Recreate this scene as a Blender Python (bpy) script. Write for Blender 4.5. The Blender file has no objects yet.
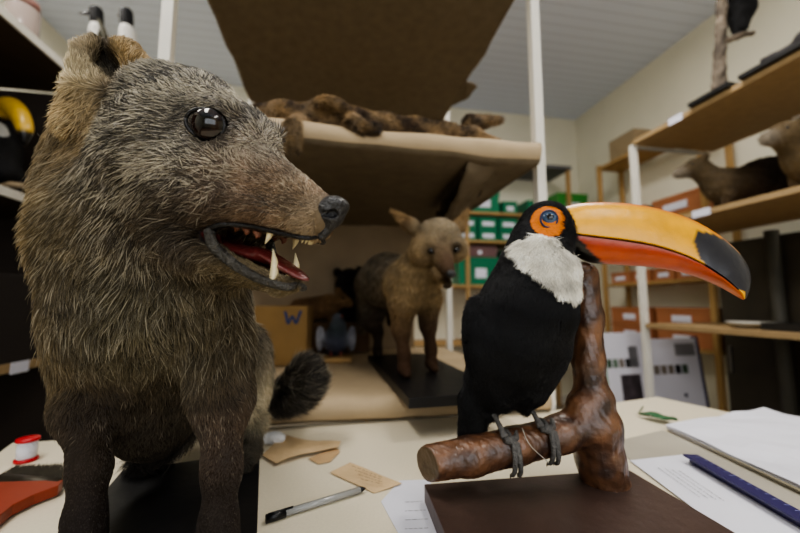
import bpy, bmesh, math, random
import numpy as np
import openvdb as vdb
from mathutils import Vector, Matrix

random.seed(7)
RNG = np.random.default_rng(11)
C = bpy.context.scene.collection

# ------------------------------------------------------------------ camera geometry (used to survey the place)
PITCH = math.radians(5.8); FPX = 360.0; CAMZ = 1.0
FV = np.array([0, math.cos(PITCH), math.sin(PITCH)]); UPV = np.array([0, -math.sin(PITCH), math.cos(PITCH)]); RV = np.array([1., 0, 0])
def ray(px, py): return FV + RV*(px-400)/FPX + UPV*(266.5-py)/FPX
def P(px, py, d):
    q = ray(px, py); w = q*d/q[1]; w[2] += CAMZ; return w
def PZ(px, py, z):
    q = ray(px, py); w = q*(z-CAMZ)/q[2]; w[2] += CAMZ; return w
PH = math.radians(10.2)
UD = np.array([math.cos(PH), math.sin(PH), 0]); VD = np.array([-math.sin(PH), math.cos(PH), 0]); ZD = np.array([0, 0, 1.])
def R(u, v, z): return UD*u + VD*v + ZD*z          # room frame: u to the right, v into the room
def uv(p): p = np.asarray(p, float); return float(p[:2]@UD[:2]), float(p[:2]@VD[:2])

cam = bpy.data.cameras.new('camera'); co = bpy.data.objects.new('camera', cam); C.objects.link(co)
cam.sensor_width = 36; cam.lens = 36*FPX/800; cam.clip_start = .02; cam.clip_end = 50
co.location = (0, 0, CAMZ); co.rotation_euler = (math.pi/2+PITCH, 0, 0)
cam.dof.use_dof = True; cam.dof.focus_distance = .36; cam.dof.aperture_fstop = 3.0
bpy.context.scene.camera = co

# ------------------------------------------------------------------ helpers
def lin(c):
    return tuple((x/12.92 if x <= .04045 else ((x+.055)/1.055)**2.4) for x in (v/255 for v in c))
MATS = {}
def mat(name, col=(128, 128, 128), rough=.6, noise=0, amt=.25, bump=0, bscale=None, metal=0, spec=.4, coat=0, attr=None, sheen=0, detail=4, stretch=(1, 1, 1), emit=None, alpha=None):
    if name in MATS: return MATS[name]
    m = bpy.data.materials.new(name); m.use_nodes = True; nt = m.node_tree; b = nt.nodes['Principled BSDF']
    c = lin(col)
    b.inputs['Roughness'].default_value = rough; b.inputs['Metallic'].default_value = metal
    b.inputs['Specular IOR Level'].default_value = spec; b.inputs['Coat Weight'].default_value = coat; b.inputs['Coat Roughness'].default_value = .15
    b.inputs['Sheen Weight'].default_value = sheen
    b.inputs['Base Color'].default_value = (*c, 1)
    tc = nt.nodes.new('ShaderNodeTexCoord'); mp = nt.nodes.new('ShaderNodeMapping'); mp.inputs['Scale'].default_value = stretch
    nt.links.new(tc.outputs['Object'], mp.inputs['Vector'])
    src = None
    if attr:
        a = nt.nodes.new('ShaderNodeAttribute'); a.attribute_name = attr; src = a.outputs['Color']
    if noise:
        n = nt.nodes.new('ShaderNodeTexNoise'); n.inputs['Scale'].default_value = noise; n.inputs['Detail'].default_value = detail
        nt.links.new(mp.outputs[0], n.inputs['Vector'])
        mr = nt.nodes.new('ShaderNodeMapRange'); mr.inputs['From Min'].default_value = .25; mr.inputs['From Max'].default_value = .75
        mr.inputs['To Min'].default_value = 1-amt; mr.inputs['To Max'].default_value = 1+amt*.6
        nt.links.new(n.outputs['Fac'], mr.inputs['Value'])
        mx = nt.nodes.new('ShaderNodeVectorMath'); mx.operation = 'MULTIPLY'
        if src: nt.links.new(src, mx.inputs[0])
        else: mx.inputs[0].default_value = c
        nt.links.new(mr.outputs[0], mx.inputs[1]); src = mx.outputs[0]
    if src: nt.links.new(src, b.inputs['Base Color'])
    if bump:
        n2 = nt.nodes.new('ShaderNodeTexNoise'); n2.inputs['Scale'].default_value = bscale or noise or 20; n2.inputs['Detail'].default_value = 5
        nt.links.new(mp.outputs[0], n2.inputs['Vector'])
        bp = nt.nodes.new('ShaderNodeBump'); bp.inputs['Strength'].default_value = bump; bp.inputs['Distance'].default_value = .01
        nt.links.new(n2.outputs['Fac'], bp.inputs['Height']); nt.links.new(bp.outputs[0], b.inputs['Normal'])
    if emit:
        b.inputs['Emission Color'].default_value = (*lin(col), 1); b.inputs['Emission Strength'].default_value = emit
    MATS[name] = m; return m

def link(name, me, m, parent=None, smooth=False):
    if m is not None: me.materials.append(m)
    o = bpy.data.objects.new(name, me); C.objects.link(o)
    if parent is not None: o.parent = parent
    if smooth: me.polygons.foreach_set('use_smooth', [True]*len(me.polygons))
    return o
def meshobj(name, verts, faces, m, parent=None, smooth=False, origin=None, col=None):
    verts = np.asarray(verts, float)
    pw = np.array(parent.matrix_world.translation) if False else np.zeros(3)
    me = bpy.data.meshes.new(name)
    off = parent_off(parent)
    me.from_pydata([tuple(v) for v in verts-off], [], [tuple(int(i) for i in f) for f in faces]); me.update()
    if col is not None:
        a = me.color_attributes.new('Col', 'FLOAT_COLOR', 'POINT')
        a.data.foreach_set('color', np.concatenate([col, np.ones((len(col), 1))], 1).astype('f').ravel())
    o = link(name, me, m, parent, smooth)
    return o
OFF = {}
def parent_off(p):
    # things are Empties without rotation: an object's data are stored relative to the sum of the parents' locations
    o = np.zeros(3)
    while p is not None:
        o += np.array(p.location); p = p.parent
    return o
def thing(name, label, cat, loc, group=None):
    o = bpy.data.objects.new(name, None); C.objects.link(o); o.location = tuple(float(x) for x in loc); o.empty_display_size = .02
    return tag(o, label, cat, group)
def tag(o, label, cat, group=None, kind=None):
    o['label'] = label; o['category'] = cat
    if group: o['group'] = group
    if kind: o['kind'] = kind
    return o
def struct(o): o['kind'] = 'structure'; return o

def box(name, a, b, m, parent=None, frame=None, bevel=.002, seg=2):
    """box between local corners a,b of a frame (origin, ex, ey, ez)"""
    if frame is None: frame = (np.zeros(3), UD, VD, ZD)
    O, ex, ey, ez = frame
    bm = bmesh.new(); bmesh.ops.create_cube(bm, size=1)
    a = np.minimum(a, b) if True else a; a = np.asarray(a, float); b = np.asarray(b, float)
    lo, hi = a, np.asarray(b, float)
    c = (lo+hi)/2; s = np.abs(hi-lo)
    for v in bm.verts: v.co = Vector(((v.co.x)*s[0]+c[0], v.co.y*s[1]+c[1], v.co.z*s[2]+c[2]))
    if bevel: bmesh.ops.bevel(bm, geom=bm.edges[:], offset=min(bevel, s.min()*.4), segments=seg, affect='EDGES', profile=.7)
    off = parent_off(parent)
    for v in bm.verts:
        w = O+ex*v.co.x+ey*v.co.y+ez*v.co.z-off; v.co = Vector(w)
    bmesh.ops.recalc_face_normals(bm, faces=bm.faces[:])
    me = bpy.data.meshes.new(name); bm.to_mesh(me); bm.free()
    return link(name, me, m, parent)
def rbox(name, u0, u1, v0, v1, z0, z1, m, parent=None, bevel=.002):
    return box(name, (min(u0, u1), min(v0, v1), min(z0, z1)), (max(u0, u1), max(v0, v1), max(z0, z1)), m, parent, None, bevel)
def frame_at(p, ang):
    a = math.radians(ang)
    return (np.asarray(p, float), np.array([math.cos(a), math.sin(a), 0]), np.array([-math.sin(a), math.cos(a), 0]), ZD)

def tube_geo(pts, rad, n=10, flat=1.0, up=ZD):
    pts = np.asarray(pts, float); rad = np.broadcast_to(np.asarray(rad, float), (len(pts),))
    V = []; F = []
    t = np.gradient(pts, axis=0); t /= np.linalg.norm(t, axis=1)[:, None]+1e-9
    a = np.cross(t[0], up); 
    if np.linalg.norm(a) < .1: a = np.cross(t[0], [1, 0, 0])
    a /= np.linalg.norm(a)
    for i in range(len(pts)):
        a = a-t[i]*(a@t[i]); a /= np.linalg.norm(a); b = np.cross(t[i], a)
        for k in range(n):
            th = 2*math.pi*k/n
            V.append(pts[i]+rad[i]*(a*math.cos(th)+b*math.sin(th)*flat))
    for i in range(len(pts)-1):
        for k in range(n):
            F.append((i*n+k, i*n+(k+1) % n, (i+1)*n+(k+1) % n, (i+1)*n+k))
    F.append(tuple(range(n))[::-1]); F.append(tuple((len(pts)-1)*n+k for k in range(n)))
    return V, F
def merge(gs):
    V = []; F = []
    for v, f in gs:
        o = len(V); V += list(v); F += [tuple(i+o for i in x) for x in f]
    return V, F
def tube(name, pts, rad, m, parent=None, n=10, flat=1.0, up=ZD):
    V, F = tube_geo(pts, rad, n, flat, up); return meshobj(name, V, F, m, parent, True)
def spline(pts, n):
    pts = np.asarray(pts, float); out = []
    q = np.vstack([2*pts[0]-pts[1], pts, 2*pts[-1]-pts[-2]])
    m = len(pts)-1
    for s in np.linspace(0, m, n):
        i = min(int(s), m-1); t = s-i; a, b, c, d = q[i], q[i+1], q[i+2], q[i+3]
        out.append(.5*((2*b)+(-a+c)*t+(2*a-5*b+4*c-d)*t*t+(-a+3*b-3*c+d)*t**3))
    return np.array(out)

def wob(p, s, seed=0, n=4):
    """cheap smooth noise in -1..1 at points p with frequency s"""
    r = np.random.default_rng(seed); out = np.zeros(len(p))
    for i in range(n):
        k = r.normal(size=3)*s*(1+.5*i); out += np.sin(p@k+r.uniform(0, 6.28))
    return out/n**.5/1.2

# ------------------------------------------------------------------ signed distance modelling: one continuous surface per body
class SDF:
    def __init__(s, h): s.h = h; s.prims = []
    def rc(s, a, b, ra, rb, k=.01, op=1): s.prims.append(('c', np.asarray(a, float), np.asarray(b, float), ra, rb, k, op)); return s
    def chain(s, pts, rs, k=.01, op=1):
        for i in range(len(pts)-1): s.rc(pts[i], pts[i+1], rs[i], rs[i+1], k, op)
        return s
    def el(s, c, r, axes=None, k=.01, op=1):
        s.prims.append(('e', np.asarray(c, float), np.asarray(r, float), np.eye(3) if axes is None else np.asarray(axes, float), None, k, op)); return s
    def build(s, noise=None, floor=None):
        lo = np.full(3, 1e9); hi = -lo
        for q in s.prims:
            if q[6] < 0: continue
            if q[0] == 'c':
                r = max(q[3], q[4]); l = np.minimum(q[1], q[2])-r; g = np.maximum(q[1], q[2])+r
            else:
                r = q[2].max(); l = q[1]-r; g = q[1]+r
            lo = np.minimum(lo, l); hi = np.maximum(hi, g)
        pad = 4*s.h+.012; lo -= pad; hi += pad; n = np.ceil((hi-lo)/s.h).astype(int)+1
        A = np.full(n, .05, 'f'); ax = [(lo[i]+np.arange(n[i])*s.h) for i in range(3)]
        for q in s.prims:
            k = q[5]
            if q[0] == 'c':
                r = max(q[3], q[4]); l = np.minimum(q[1], q[2])-r; g = np.maximum(q[1], q[2])+r
            else: r = q[2].max(); l = q[1]-r; g = q[1]+r
            e = k+4*s.h+.004
            i0 = np.clip(((l-e-lo)/s.h).astype(int), 0, n); i1 = np.clip(((g+e-lo)/s.h).astype(int)+2, 0, n)
            if (i1 <= i0).any(): continue
            X = ax[0][i0[0]:i1[0]][:, None, None].astype('f'); Y = ax[1][i0[1]:i1[1]][None, :, None].astype('f'); Z = ax[2][i0[2]:i1[2]][None, None, :].astype('f')
            if q[0] == 'c':
                a, b = q[1], q[2]; d = b-a; L2 = max(d@d, 1e-12)
                t = np.clip(((X-a[0])*d[0]+(Y-a[1])*d[1]+(Z-a[2])*d[2])/L2, 0, 1)
                D = np.sqrt((X-a[0]-t*d[0])**2+(Y-a[1]-t*d[1])**2+(Z-a[2]-t*d[2])**2)-(q[3]+(q[4]-q[3])*t)
            else:
                c, rr, M = q[1], q[2], q[3]
                x, y, z = X-c[0], Y-c[1], Z-c[2]
                w = [(M[i][0]*x+M[i][1]*y+M[i][2]*z) for i in range(3)]
                k0 = np.sqrt(sum((w[i]/rr[i])**2 for i in range(3))); k1 = np.sqrt(sum((w[i]/rr[i]**2)**2 for i in range(3)))+1e-6
                D = k0*(k0-1)/k1
            S = A[i0[0]:i1[0], i0[1]:i1[1], i0[2]:i1[2]]
            if q[6] > 0:
                hh = np.clip(k-np.abs(S-D), 0, None)/k; S[...] = np.minimum(S, D)-hh*hh*k*.25
            else:
                hh = np.clip(k-np.abs(S+D), 0, None)/k; S[...] = np.maximum(S, -D)+hh*hh*k*.25
        if floor is not None:
            S = ax[2][None, None, :]; A = np.maximum(A, (floor-S).astype('f'))
        A = np.clip(A, -.05, .05).astype('f')
        g = vdb.FloatGrid(background=.05); g.copyFromArray(A)
        pts, tris, quads = g.convertToPolygons(0.0, 0.0)
        V = np.asarray(pts, float)*s.h+lo
        T = [np.asarray(tris, int).reshape(-1, 3)]
        Q = np.asarray(quads, int).reshape(-1, 4); T += [Q[:, [0, 1, 2]], Q[:, [0, 2, 3]]]
        T = np.vstack([t for t in T if len(t)])
        if noise: 
            N = vnorm(V, T); 
        # orientation check against the volume
        vol = np.einsum('ij,ij->i', V[T[:, 0]], np.cross(V[T[:, 1]], V[T[:, 2]])).sum()
        if vol < 0: T = T[:, ::-1].copy()
        return V, T
def vnorm(V, T):
    fn = np.cross(V[T[:, 1]]-V[T[:, 0]], V[T[:, 2]]-V[T[:, 0]]); N = np.zeros_like(V)
    for i in range(3): np.add.at(N, T[:, i], fn)
    return N/(np.linalg.norm(N, axis=1)[:, None]+1e-12)
def triobj(name, V, T, m, parent, col=None):
    off = parent_off(parent); me = bpy.data.meshes.new(name)
    me.vertices.add(len(V)); me.vertices.foreach_set('co', (V-off).astype('f').ravel())
    me.loops.add(len(T)*3); me.loops.foreach_set('vertex_index', T.astype('i').ravel())
    me.polygons.add(len(T)); me.polygons.foreach_set('loop_start', np.arange(0, len(T)*3, 3, dtype='i')); 
    me.update(calc_edges=True)
    if col is not None:
        a = me.color_attributes.new('Col', 'FLOAT_COLOR', 'POINT')
        a.data.foreach_set('color', np.concatenate([np.clip(col, 0, 1), np.ones((len(col), 1))], 1).astype('f').ravel())
    return link(name, me, m, parent, True)

class Marks:
    """values known at landmark points, blended over the surface"""
    def __init__(s, rows, sig=.03):
        s.p = np.array([r[0] for r in rows], float); s.v = np.array([r[1] for r in rows], float)
        s.s = np.array([(r[2] if len(r) > 2 else sig) for r in rows], float)
    def __call__(s, X):
        out = np.zeros((len(X), s.v.shape[1]))
        for i in range(0, len(X), 40000):
            x = X[i:i+40000]; d2 = ((x[:, None, :]-s.p[None])**2).sum(2)
            w = np.exp(-d2/(2*s.s**2))+1e-7/(d2+1e-4)
            out[i:i+40000] = (w@s.v)/w.sum(1)[:, None]
        return out

FURM = {}
def fur(name, V, T, parent, n, length, comb, color, lift=.35, radius=.0003, grizzle=None, weight=None, seed=3, jit=.25, tipm=1.25, rootm=.4, npt=5, droop=.0, bias=True, rough=.55, label=None):
    r = np.random.default_rng(seed)
    a = V[T[:, 0]]; fn = np.cross(V[T[:, 1]]-a, V[T[:, 2]]-a); ar = np.linalg.norm(fn, axis=1)*.5
    cen = V[T].mean(1); nn = fn/(2*ar[:, None]+1e-12)
    w = ar.copy()
    if bias:
        tc = np.array([0, 0, CAMZ])-cen; dist = np.linalg.norm(tc, axis=1); w *= np.where((nn*tc).sum(1)/dist > -.25, 1., .25)
    if weight is not None: w *= weight(cen)
    idx = r.choice(len(T), size=n, p=w/w.sum())
    u, v = r.random(n), r.random(n); f = u+v > 1; u[f] = 1-u[f]; v[f] = 1-v[f]
    N = vnorm(V, T); t = T[idx]
    p0 = V[t[:, 0]]*(1-u-v)[:, None]+V[t[:, 1]]*u[:, None]+V[t[:, 2]]*v[:, None]
    n0 = N[t[:, 0]]*(1-u-v)[:, None]+N[t[:, 1]]*u[:, None]+N[t[:, 2]]*v[:, None]; n0 /= np.linalg.norm(n0, axis=1)[:, None]+1e-9
    cd = comb(p0) if callable(comb) else np.broadcast_to(np.asarray(comb, float), p0.shape)
    clump = np.stack([wob(p0, 130, 51), wob(p0, 130, 52), wob(p0, 130, 53)], 1)*.35+np.stack([wob(p0, 45, 54), wob(p0, 45, 55), wob(p0, 45, 56)], 1)*.22
    cd = cd/(np.linalg.norm(cd, axis=1)[:, None]+1e-9)+clump+r.normal(size=p0.shape)*jit
    cd = cd-n0*(cd*n0).sum(1)[:, None]; cd /= np.linalg.norm(cd, axis=1)[:, None]+1e-9
    L = length(p0) if callable(length) else np.full(n, length)
    L = L*(.65+.6*r.random(n))
    lf = lift(p0) if callable(lift) else np.full(n, lift)
    lf = lf*(.7+.6*r.random(n))
    pts = np.zeros((n, npt, 3)); pts[:, 0] = p0-n0*.0005; cur = p0
    for k in range(1, npt):
        b = k/(npt-1); d = n0*(lf*(1.25-.8*b))[:, None]+cd*(.55+.45*b); d[:, 2] -= droop*b
        d /= np.linalg.norm(d, axis=1)[:, None]; cur = cur+d*(L/(npt-1))[:, None]; pts[:, k] = cur
    col = color(p0); g = grizzle(p0)[:, 0] if grizzle is not None else np.zeros(n)
    rnd = r.random(n); tip = np.ones(n)*tipm
    tip = np.where(rnd < .36, tip*(1+2.4*g), np.where(rnd > .58, tip*(1-.85*g), tip))
    sat = (1-.6*g*(rnd < .36))[:, None]
    br = (.75+.5*r.random(n))*(1+.25*wob(p0, 60, 77))
    br *= 1+g*(.30*wob(p0, 210, 78)+.25*wob(p0, 90, 79)); br = np.clip(br, .25, 2.2)
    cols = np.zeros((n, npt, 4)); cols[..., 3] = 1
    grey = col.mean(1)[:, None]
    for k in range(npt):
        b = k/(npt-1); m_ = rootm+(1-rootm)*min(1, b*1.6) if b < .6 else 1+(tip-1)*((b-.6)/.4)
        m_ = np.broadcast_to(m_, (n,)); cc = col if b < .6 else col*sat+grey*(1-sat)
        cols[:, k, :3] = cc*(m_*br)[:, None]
    off = parent_off(parent)
    hc = bpy.data.hair_curves.new(name); hc.add_curves([npt]*n)
    hc.attributes['position'].data.foreach_set('vector', (pts-off).astype('f').ravel())
    ra = hc.attributes.get('radius') or hc.attributes.new('radius', 'FLOAT', 'POINT')
    prof = radius*np.array([1.0, .95, .8, .55, .15]) if npt == 5 else radius*np.linspace(1, .15, npt)
    ra.data.foreach_set('value', np.tile(prof, n).astype('f'))
    ca = hc.attributes.new('Col', 'FLOAT_COLOR', 'POINT'); ca.data.foreach_set('color', np.clip(cols, 0, 1).astype('f').ravel())
    m = mat('hair_fibre_%.2f' % rough, attr='Col', rough=rough, spec=.35)
    o = bpy.data.objects.new(name, hc); hc.materials.append(m); C.objects.link(o); o.parent = parent
    o['kind'] = 'stuff'
    if label: o['label'] = label
    return o

def sphere_geo(c, r, n=24, m=16, axes=None):
    V = []; F = []; r = np.broadcast_to(np.asarray(r, float), (3,)); A = np.eye(3) if axes is None else np.asarray(axes)
    for j in range(m+1):
        ph = math.pi*j/m
        for i in range(n):
            th = 2*math.pi*i/n; q = np.array([r[0]*math.sin(ph)*math.cos(th), r[1]*math.sin(ph)*math.sin(th), r[2]*math.cos(ph)])
            V.append(np.asarray(c)+A[0]*q[0]+A[1]*q[1]+A[2]*q[2])
    for j in range(m):
        for i in range(n): F.append((j*n+i, (j+1)*n+i, (j+1)*n+(i+1) % n, j*n+(i+1) % n))
    return V, F
def eyeball(name, c, r, gaze, parent, iris=(60, 34, 20), pupil=.42, ring=None, white=(12, 10, 10), irisr=.78):
    V, F = sphere_geo(c, r, 40, 28); V = np.array(V); g = np.asarray(gaze)/np.linalg.norm(gaze)
    d = (V-np.asarray(c))/r@g; ang = np.arccos(np.clip(d, -1, 1))
    col = np.zeros((len(V), 3)); col[:] = lin(white)
    col[ang < irisr] = lin(iris); col[ang < pupil] = lin((4, 4, 5))
    return meshobj(name, V, F, mat('glass_eye', attr='Col', rough=.08, spec=.5, coat=.15), parent, True, col=col)
def cone_tooth(name, base, tip, r, parent, m=None):
    base = np.asarray(base); tip = np.asarray(tip)
    pts = spline([base-(tip-base)*.3, base, base*.5+tip*.5+np.array([0.001, 0, 0]), tip], 8)
    return tube(name, pts, np.interp(np.linspace(0, 1, 8), [0, .3, .7, 1], [r, r, r*.7, r*.08]), m or mat('tooth_ivory', (214, 200, 160), .3, noise=60, amt=.2, spec=.5), parent, 10)

# ------------------------------------------------------------------ materials
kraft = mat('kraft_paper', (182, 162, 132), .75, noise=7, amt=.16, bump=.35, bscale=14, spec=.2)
kraft_shaded = mat('kraft_paper_shaded', (120, 108, 90), .85, noise=30, amt=.15, bump=.15, bscale=60, spec=.15)  # same paper darkened: shade of the undersides painted into the colour
whitemetal = mat('white_painted_metal', (226, 222, 212), .4, noise=20, amt=.04)
wallm = mat('cream_wall_paint', (230, 226, 208), .9, noise=3, amt=.05, bump=.05, bscale=60)
wood = mat('pine_wood', (176, 142, 92), .6, noise=14, amt=.2, stretch=(1, 1, .15))
chip = mat('shelf_board', (168, 142, 104), .7, noise=30, amt=.12)
tablem = mat('table_laminate', (226, 216, 192), .35, noise=300, amt=.06, spec=.4)
paper = mat('white_paper', (222, 222, 232), .7, noise=5, amt=.05)
labelm = mat('paper_label', (226, 226, 240), .6)
blackboard = mat('black_painted_board', (24, 23, 24), .45, noise=25, amt=.35, bump=.1)
greenm = mat('green_plastic', (24, 118, 84), .4, noise=5, amt=.12)
orangem = mat('orange_brown_plastic', (176, 116, 80), .45, noise=5, amt=.15)
darkmat = mat('dark_lacquer', (72, 66, 56), .6, noise=5, amt=.3)
furbase = mat('hide', attr='Col', rough=.8, spec=.2, bump=.25, bscale=220)

# ------------------------------------------------------------------ the room
U0, U1, V0, V1, ZC = -2.06, 2.56, -2.2, 3.37, 3.0
def plane_uv(name, pts, m):
    o = meshobj(name, pts, [tuple(range(len(pts)))], m); return struct(o)
cm = bpy.data.materials.new('ceiling_panels'); cm.use_nodes = True; nt = cm.node_tree; b = nt.nodes['Principled BSDF']; b.inputs['Roughness'].default_value = .6
tc = nt.nodes.new('ShaderNodeTexCoord'); mp = nt.nodes.new('ShaderNodeMapping'); mp.inputs['Rotation'].default_value = (0, 0, -PH)
nt.links.new(tc.outputs['Object'], mp.inputs[0]); sx = nt.nodes.new('ShaderNodeSeparateXYZ'); nt.links.new(mp.outputs[0], sx.inputs[0])
ml = nt.nodes.new('ShaderNodeMath'); ml.operation = 'MULTIPLY'; ml.inputs[1].default_value = 12; nt.links.new(sx.outputs['Y'], ml.inputs[0])
fr = nt.nodes.new('ShaderNodeMath'); fr.operation = 'FRACT'; nt.links.new(ml.outputs[0], fr.inputs[0])
rp = nt.nodes.new('ShaderNodeValToRGB'); rp.color_ramp.elements[0].position = .0; rp.color_ramp.elements[0].color = (*lin((196, 204, 222)), 1)
rp.color_ramp.elements[1].position = .16; rp.color_ramp.elements[1].color = (*lin((222, 230, 248)), 1)
nt.links.new(fr.outputs[0], rp.inputs[0]); nt.links.new(rp.outputs[0], b.inputs['Base Color'])
T_ = .1
struct(rbox('ceiling', U0-T_, U1+T_, V0-T_, V1+T_, ZC, ZC+T_, cm, bevel=0))
struct(rbox('floor', U0-T_, U1+T_, V0-T_, V1+T_, -T_, 0, mat('floor_vinyl', (128, 118, 104), .5, noise=6, amt=.2), bevel=0))
struct(rbox('wall_back', U0-T_, U1+T_, V1, V1+T_, 0, ZC, wallm, bevel=0))
struct(rbox('wall_front', U0-T_, U1+T_, V0-T_, V0, 0, ZC, wallm, bevel=0))
struct(rbox('wall_left', U0-T_, U0, V0, V1, 0, ZC, wallm, bevel=0))
struct(rbox('wall_right', U1, U1+T_, V0, V1, 0, ZC, wallm, bevel=0))
tr = mat('trim_white', (200, 198, 190), .5)
struct(rbox('baseboard_back', U0, U1, V1-.015, V1, 0, .08, tr)); struct(rbox('baseboard_right', U1-.015, U1, V0, V1, 0, .08, tr)); struct(rbox('baseboard_left', U0, U0+.015, V0, V1, 0, .08, tr))

# ------------------------------------------------------------------ table
TZ = .75
SFv = float(np.array([-.266, .738])@VD[:2]); e_l = R(-.62, SFv+.027, 0); e_r = R(float(np.array([-.266, .738])@UD[:2])+.68, SFv+.027, 0)
tp = [(-.62, -.12), (-.655, .30), (-.665, .61), (e_l[0]+.05, e_l[1]), (e_r[0], e_r[1]), (.69, 1.0), (.86, .66), (.95, -.12)]
tt = thing('work_table', 'long cream laminate work table the fox and toucan stand on', 'table', (.1, .4, 0))
V = [(x, y, TZ) for x, y in tp]+[(x, y, TZ-.028) for x, y in tp]; n = len(tp)
F = [tuple(range(n))[::-1], tuple(range(n, 2*n))]+[(i, (i+1) % n, n+(i+1) % n, n+i) for i in range(n)]
bm = bmesh.new(); vs = [bm.verts.new(Vector(v)-Vector((.1, .4, 0))) for v in V]; [bm.faces.new([vs[i] for i in f]) for f in F]
bmesh.ops.recalc_face_normals(bm, faces=bm.faces[:]); bmesh.ops.bevel(bm, geom=bm.edges[:], offset=.004, segments=2, affect='EDGES')
me = bpy.data.meshes.new('tabletop'); bm.to_mesh(me); bm.free(); link('tabletop', me, tablem, tt)
for x, y in ((-.58, -.06), (-.6, .55), (.62, .86), (.86, -.06)):
    box('leg', (x-.02, y-.02, 0), (x+.02, y+.02, TZ-.0285), mat('table_leg', (90, 90, 92), .4, metal=.6), tt, (np.zeros(3), RV, np.array([0, 1., 0]), ZD))

# ------------------------------------------------------------------ kraft covered shelving unit
SF = uv((-.266, .738)); u_l, v_f = SF[0]-.187-.0, SF[1]
UL = SF[0]-.245; UR = SF[0]+.645; VF = SF[1]; VB = VF+.83
unit = thing('shelving_unit', 'white metal shelving unit with kraft paper covered shelves behind the fox and toucan', 'shelving', R((UL+UR)/2, (VF+VB)/2, 0))
for u in (UL, UR):
    for v in (VF+.05, VB-.012):
        rbox('post', u-.012, u+.012, v-.012, v+.012, 0, 2.6, whitemetal, unit, .002)
def kraft_shelf(zt, thick, bulge, name, seed, uL, uR, top=True):
    """paper wrapped round a board: rounded fat front edge, flat top and underside"""
    sh = rbox('shelf', uL+.004, uR-.004, VF+.05, VB-.03, zt-thick+.006, zt-.012, mat('grey_shelf_metal', (120, 118, 112), .5), unit)
    prof = []
    r = thick/2
    prof.append((VB, zt-.004))
    for t in np.linspace(1, 0, 14)**1.0: prof.append((VF+.03+t*(VB-VF-.03), zt-.004*t))
    for a in np.linspace(math.pi/2, 3*math.pi/2, 12)[1:-1]: prof.append((VF+.03+math.cos(a)*bulge, zt-r+math.sin(a)*r))
    for t in np.linspace(0, 1, 14): prof.append((VF+.03+t*(VB-VF-.03), zt-thick+.004*t))
    nu = 70; V = []; F = []
    us = np.linspace(uL, uR, nu); m = len(prof)
    for u in us:
        for j, (v, z) in enumerate(prof):
            p = np.array([[u*9, v*9, z*9]]); w = wob(p, 1.2, seed)[0]*.003+wob(p, 4, seed+1)[0]*.0012
            front = 1 if 14 <= j < 26 else .5
            V.append(R(u+ (0.006*wob(p, 2, seed+2)[0] if u in (uL, uR) else 0), v-(w*front if 14 <= j < 26 else 0), z+w*front))
    for i in range(nu-1):
        for j in range(m-1): F.append((i*m+j, i*m+j+1, (i+1)*m+j+1, (i+1)*m+j))
    F.append(tuple(range(m))); F.append(tuple((nu-1)*m+j for j in range(m))[::-1])
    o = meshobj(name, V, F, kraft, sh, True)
    o.data.materials.append(kraft_shaded)
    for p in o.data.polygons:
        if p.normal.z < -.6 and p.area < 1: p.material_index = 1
    return sh
bm_ = None
kraft_shelf(.805, .055, .03, 'kraft_paper', 5, UL-.03, UR-.02)
kraft_shelf(1.40, .055, .03, 'kraft_paper', 9, UL-.03, UR-.016)
kraft_shelf(1.90, .03, .02, 'kraft_paper', 13, UL+.0, UR-.016)
# a loose torn flap hanging below the middle shelf at its right end
def sheet(name, corners, m, parent=None, nu=16, nv=12, amp=.004, freq=30, seed=1, thick=0):
    a, b, c, d = [np.asarray(x, float) for x in corners]; V = []; F = []
    for i in range(nu):
        for j in range(nv):
            s, t = i/(nu-1), j/(nv-1); p = (a*(1-s)+b*s)*(1-t)+(d*(1-s)+c*s)*t
            nrm = np.cross(b-a, d-a); nrm /= np.linalg.norm(nrm); V.append(p+nrm*amp*wob(p[None]*1.0, freq, seed)[0])
    for i in range(nu-1):
        for j in range(nv-1): F.append((i*nv+j, (i+1)*nv+j, (i+1)*nv+j+1, i*nv+j+1))
    o = meshobj(name, V, F, m, parent, True)
    if thick:
        so = o.modifiers.new('s', 'SOLIDIFY'); so.thickness = thick; so.offset = 0
    return o
sheet('torn_paper_flap', [P(468, 166, .85), P(541, 154, .86), P(478, 200, 1.12), P(437, 238, 1.3)], kraft_shaded, unit, amp=.012, freq=22, seed=3, thick=.001)
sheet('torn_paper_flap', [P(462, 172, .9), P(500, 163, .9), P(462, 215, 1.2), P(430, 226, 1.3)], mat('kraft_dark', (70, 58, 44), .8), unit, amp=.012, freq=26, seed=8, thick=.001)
rbox('back_panel', UL-.02, UR-.16, VB+.004, VB+.014, .76, 1.35, mat('kraft_back', (142, 124, 100), .85, noise=8, amt=.2), unit)
# torn bits on the edge of the top shelf cover
sheet('torn_paper_flap', [R(UR-.02, VF+.50, 1.874), R(UR+.035, VF+.52, 1.868), R(UR+.03, VF+.6, 1.866), R(UR-.02, VF+.70, 1.874)], kraft_shaded, unit, amp=.006, freq=40, seed=4, thick=.002)

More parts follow.
